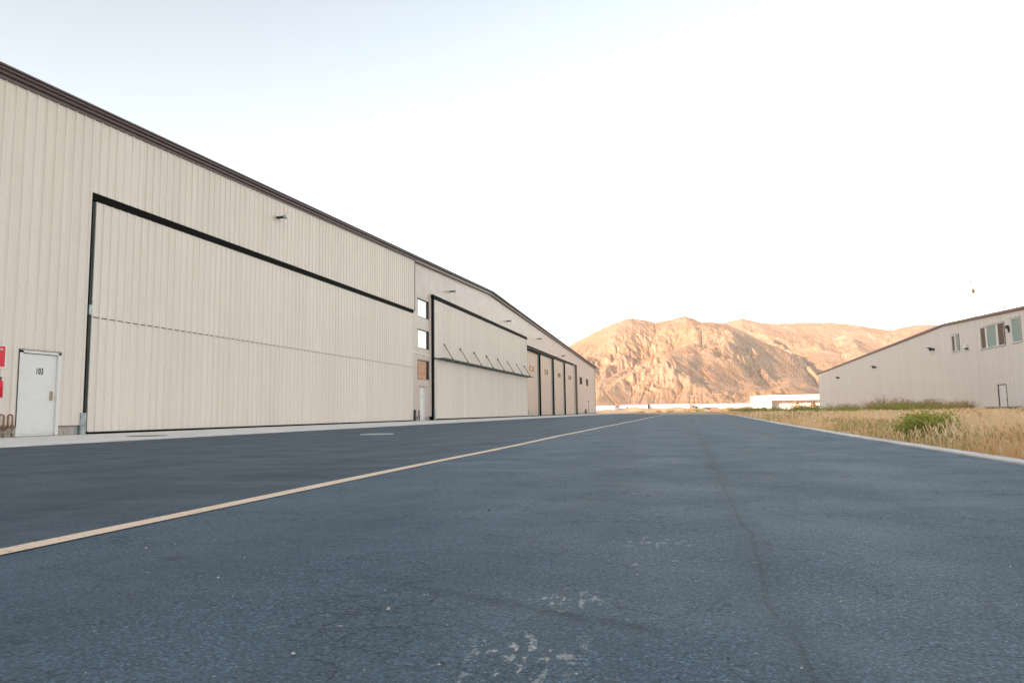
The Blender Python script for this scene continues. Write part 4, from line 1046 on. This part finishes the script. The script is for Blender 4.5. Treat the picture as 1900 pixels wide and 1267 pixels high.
def spur(p0, p1, h0, h1, kr, kl, seed):
    ax_, ay_ = p0; bx_, by_ = p1; L_ = math.hypot(bx_ - ax_, by_ - ay_); tx, ty = (bx_ - ax_) / L_, (by_ - ay_) / L_
    t = ((PX - ax_) * tx + (PY - ay_) * ty) / L_
    d = (PX - ax_) * -ty + (PY - ay_) * tx                 # >0: the right hand flank as seen from the airfield
    d = d + 45 * perlin(t * 4, t * 0 + .4, seed) + 16 * perlin(PX / 90, PY / 90, seed + 1)
    h = h0 + (h1 - h0) * np.clip(t, 0, 1) + 14 * perlin(t * 9, t * 0 + .7, seed + 2)
    z = h - np.where(d > 0, d * kr, -d * kl) - 900 * np.clip(t - 1, 0, 9) - 900 * np.clip(-t, 0, 9)
    z = z + (ridged(d / 120, t * 7, seed + 3, 4, .5) - 1) * 14
    return z
def pol(a, d): return (d * math.sin(math.radians(a)), d * math.cos(math.radians(a)))
ZB = np.maximum(ZB, spur(pol(4.6, 4150), pol(9.0, 2850), 462, 150, .95, .30, 700))
ZB = np.maximum(ZB, spur(pol(11.2, 4150), pol(14.6, 3000), 400, 120, .75, .35, 730))
Z = np.maximum(ZA, ZB)
def erode(Z, n_it, K, reach=4):
    """cuts gullies: every row hands its run-off to the lowest neighbour one row further down"""
    nA, nD = Z.shape; idx = np.arange(nA)
    lat = np.radians(np.gradient(az))[:, None]
    for it in range(n_it):
        flow = np.ones(nA)
        newZ = Z.copy()
        for j in range(nD - 1, 0, -1):
            dD = D[j] - D[j - 1]
            best = np.full(nA, -1e9); tgt = idx.copy()
            for k in range(-reach, reach + 1):
                t_ = np.clip(idx + k, 0, nA - 1)
                sl = (Z[:, j] - Z[t_, j - 1]) / np.sqrt(dD ** 2 + (k * 2.4) ** 2)
                up = sl > best; best = np.where(up, sl, best); tgt = np.where(up, t_, tgt)
            ok = best > .02
            dz = np.where(ok, np.minimum(K * np.minimum(flow, 900) ** .5 * best, .25 * dD * best), 0)
            newZ[:, j] = Z[:, j] - dz
            nf = np.ones(nA); np.add.at(nf, tgt[ok], flow[ok]); flow = nf
        Z = newZ
        if it % 4 == 3: Z[1:-1, 1:-1] = .9 * Z[1:-1, 1:-1] + .025 * (Z[:-2, 1:-1] + Z[2:, 1:-1] + Z[1:-1, :-2] + Z[1:-1, 2:])
    return Z
Z = Z + 2.5 * perlin(PX / 45, PY / 45, 801) * np.clip(Z / 40, 0, 1)
Z0 = Z.copy()
Z = erode(Z, 12, .10)
# heights the skyline had before the cutting
Z = np.maximum(Z, -6 + 0 * Z) + .5 * 3.5 * perlin(PX / 26, PY / 26, 71) * np.clip(Z / 60, 0, 1) + 1.6 * perlin(PX / 11, PY / 11, 72) * np.clip(Z / 60, 0, 1)
Z = np.where(DD < 1300, np.minimum(Z, -2), Z)
V = np.stack([PX, PY, Z], -1).reshape(-1, 3)
ii = np.arange(len(V)).reshape(Z.shape)
F = np.stack([ii[:-1, :-1], ii[1:, :-1], ii[1:, 1:], ii[:-1, 1:]], -1).reshape(-1, 4)[:, ::-1]
def mountain_mat():
    m = NT('mountain_slope')
    g = m.n('ShaderNodeNewGeometry'); sep = m.n('ShaderNodeSeparateXYZ'); m.l(g.outputs['Normal'], sep.inputs[0])
    steep = m.ramp(sep.outputs[2], .55, .80, 1., 0.)
    c = m.mix(m.ramp(m.noise(.006, 6, .62), .35, .65), (.45, .28, .165), (.52, .345, .225))
    rock = m.math('MULTIPLY', m.ramp(m.noise(.014, 6, .7), .47, .60), m.ramp(m.noise(.0035, 3, .5), .36, .58))
    rock = m.math('MAXIMUM', rock, m.math('MULTIPLY', steep, .7))
    c = m.mix(m.math('MULTIPLY', rock, .75), c, (.55, .405, .295))
    scrub = m.math('MULTIPLY', m.ramp(m.noise(.07, 4, .7), .58, .66), m.ramp(m.noise(.008, 4, .6), .42, .62))
    c = m.mix(m.math('MULTIPLY', scrub, .6), c, (.16, .12, .07))
    m.set(Base_Color=c, Roughness=.95); m.b.inputs['Specular IOR Level'].default_value = .1
    m.bump(m.math('ADD', m.noise(.05, 8, .72), m.math('MULTIPLY', rock, m.noise(.12, 6, .75))), 4., .8)
    return m.m
o = raw_mesh('mountain', V, F, mountain_mat(), smooth=True)
tag(o, 'sunlit tan rocky mountain ridge with gullies behind the far hangars', kind='structure')

# unseen ridge added behind the camera to shade the airfield from the sun
side = Vector((SUN_DIR.y, -SUN_DIR.x, 0))
us = np.concatenate([np.linspace(-1500, -300, 30), np.linspace(-290, 200, 100), np.linspace(210, 1500, 30)]); vs = np.linspace(-1, 1, 31)
Uu, Vv = np.meshgrid(us, vs, indexing='ij')
top = np.interp(Uu, [-1500, -900, -400, -160, -75, 300, 900, 1500], [0, 40, 105, 112, 128, 132, 90, 0]) + 2.0 * perlin(Uu / 60, Uu * 0 + .3, 900)  # crest height shaped to set where the added shade ends
zz = top * (1 - np.abs(Vv)) ** 1.1 - 1 + 4 * perlin(Uu / 40, Vv * 5, 905) * (np.abs(Vv) > .08) * (np.abs(Vv) < .97)
Vh = np.stack([-SUN_DIR.x * 620 + side.x * Uu + SUN_DIR.x * Vv * 260, -SUN_DIR.y * 620 + side.y * Uu + SUN_DIR.y * Vv * 260, zz], -1).reshape(-1, 3)
ii = np.arange(len(Vh)).reshape(Uu.shape)
F = np.stack([ii[:-1, :-1], ii[1:, :-1], ii[1:, 1:], ii[:-1, 1:]], -1).reshape(-1, 4)
tag(raw_mesh('shade_ridge', Vh, F, M['earth'], smooth=True), 'unseen dry ridge added to keep the airfield in shade', kind='structure')

# thin evening haze
hz = NT('evening_haze')
pv = hz.n('ShaderNodeVolumePrincipled'); pv.inputs['Density'].default_value = .00007; pv.inputs['Color'].default_value = (.95, .93, .92, 1); pv.inputs['Anisotropy'].default_value = .3
hz.t.nodes.remove(hz.b); hz.l(pv.outputs[0], hz.t.nodes['Material Output'].inputs['Volume'])
o = MB().box(-6500, 6500, -1700, 6500, -8, 720).build('haze', hz.m); o['kind'] = 'stuff'; o['label'] = 'thin warm evening haze over the airfield'
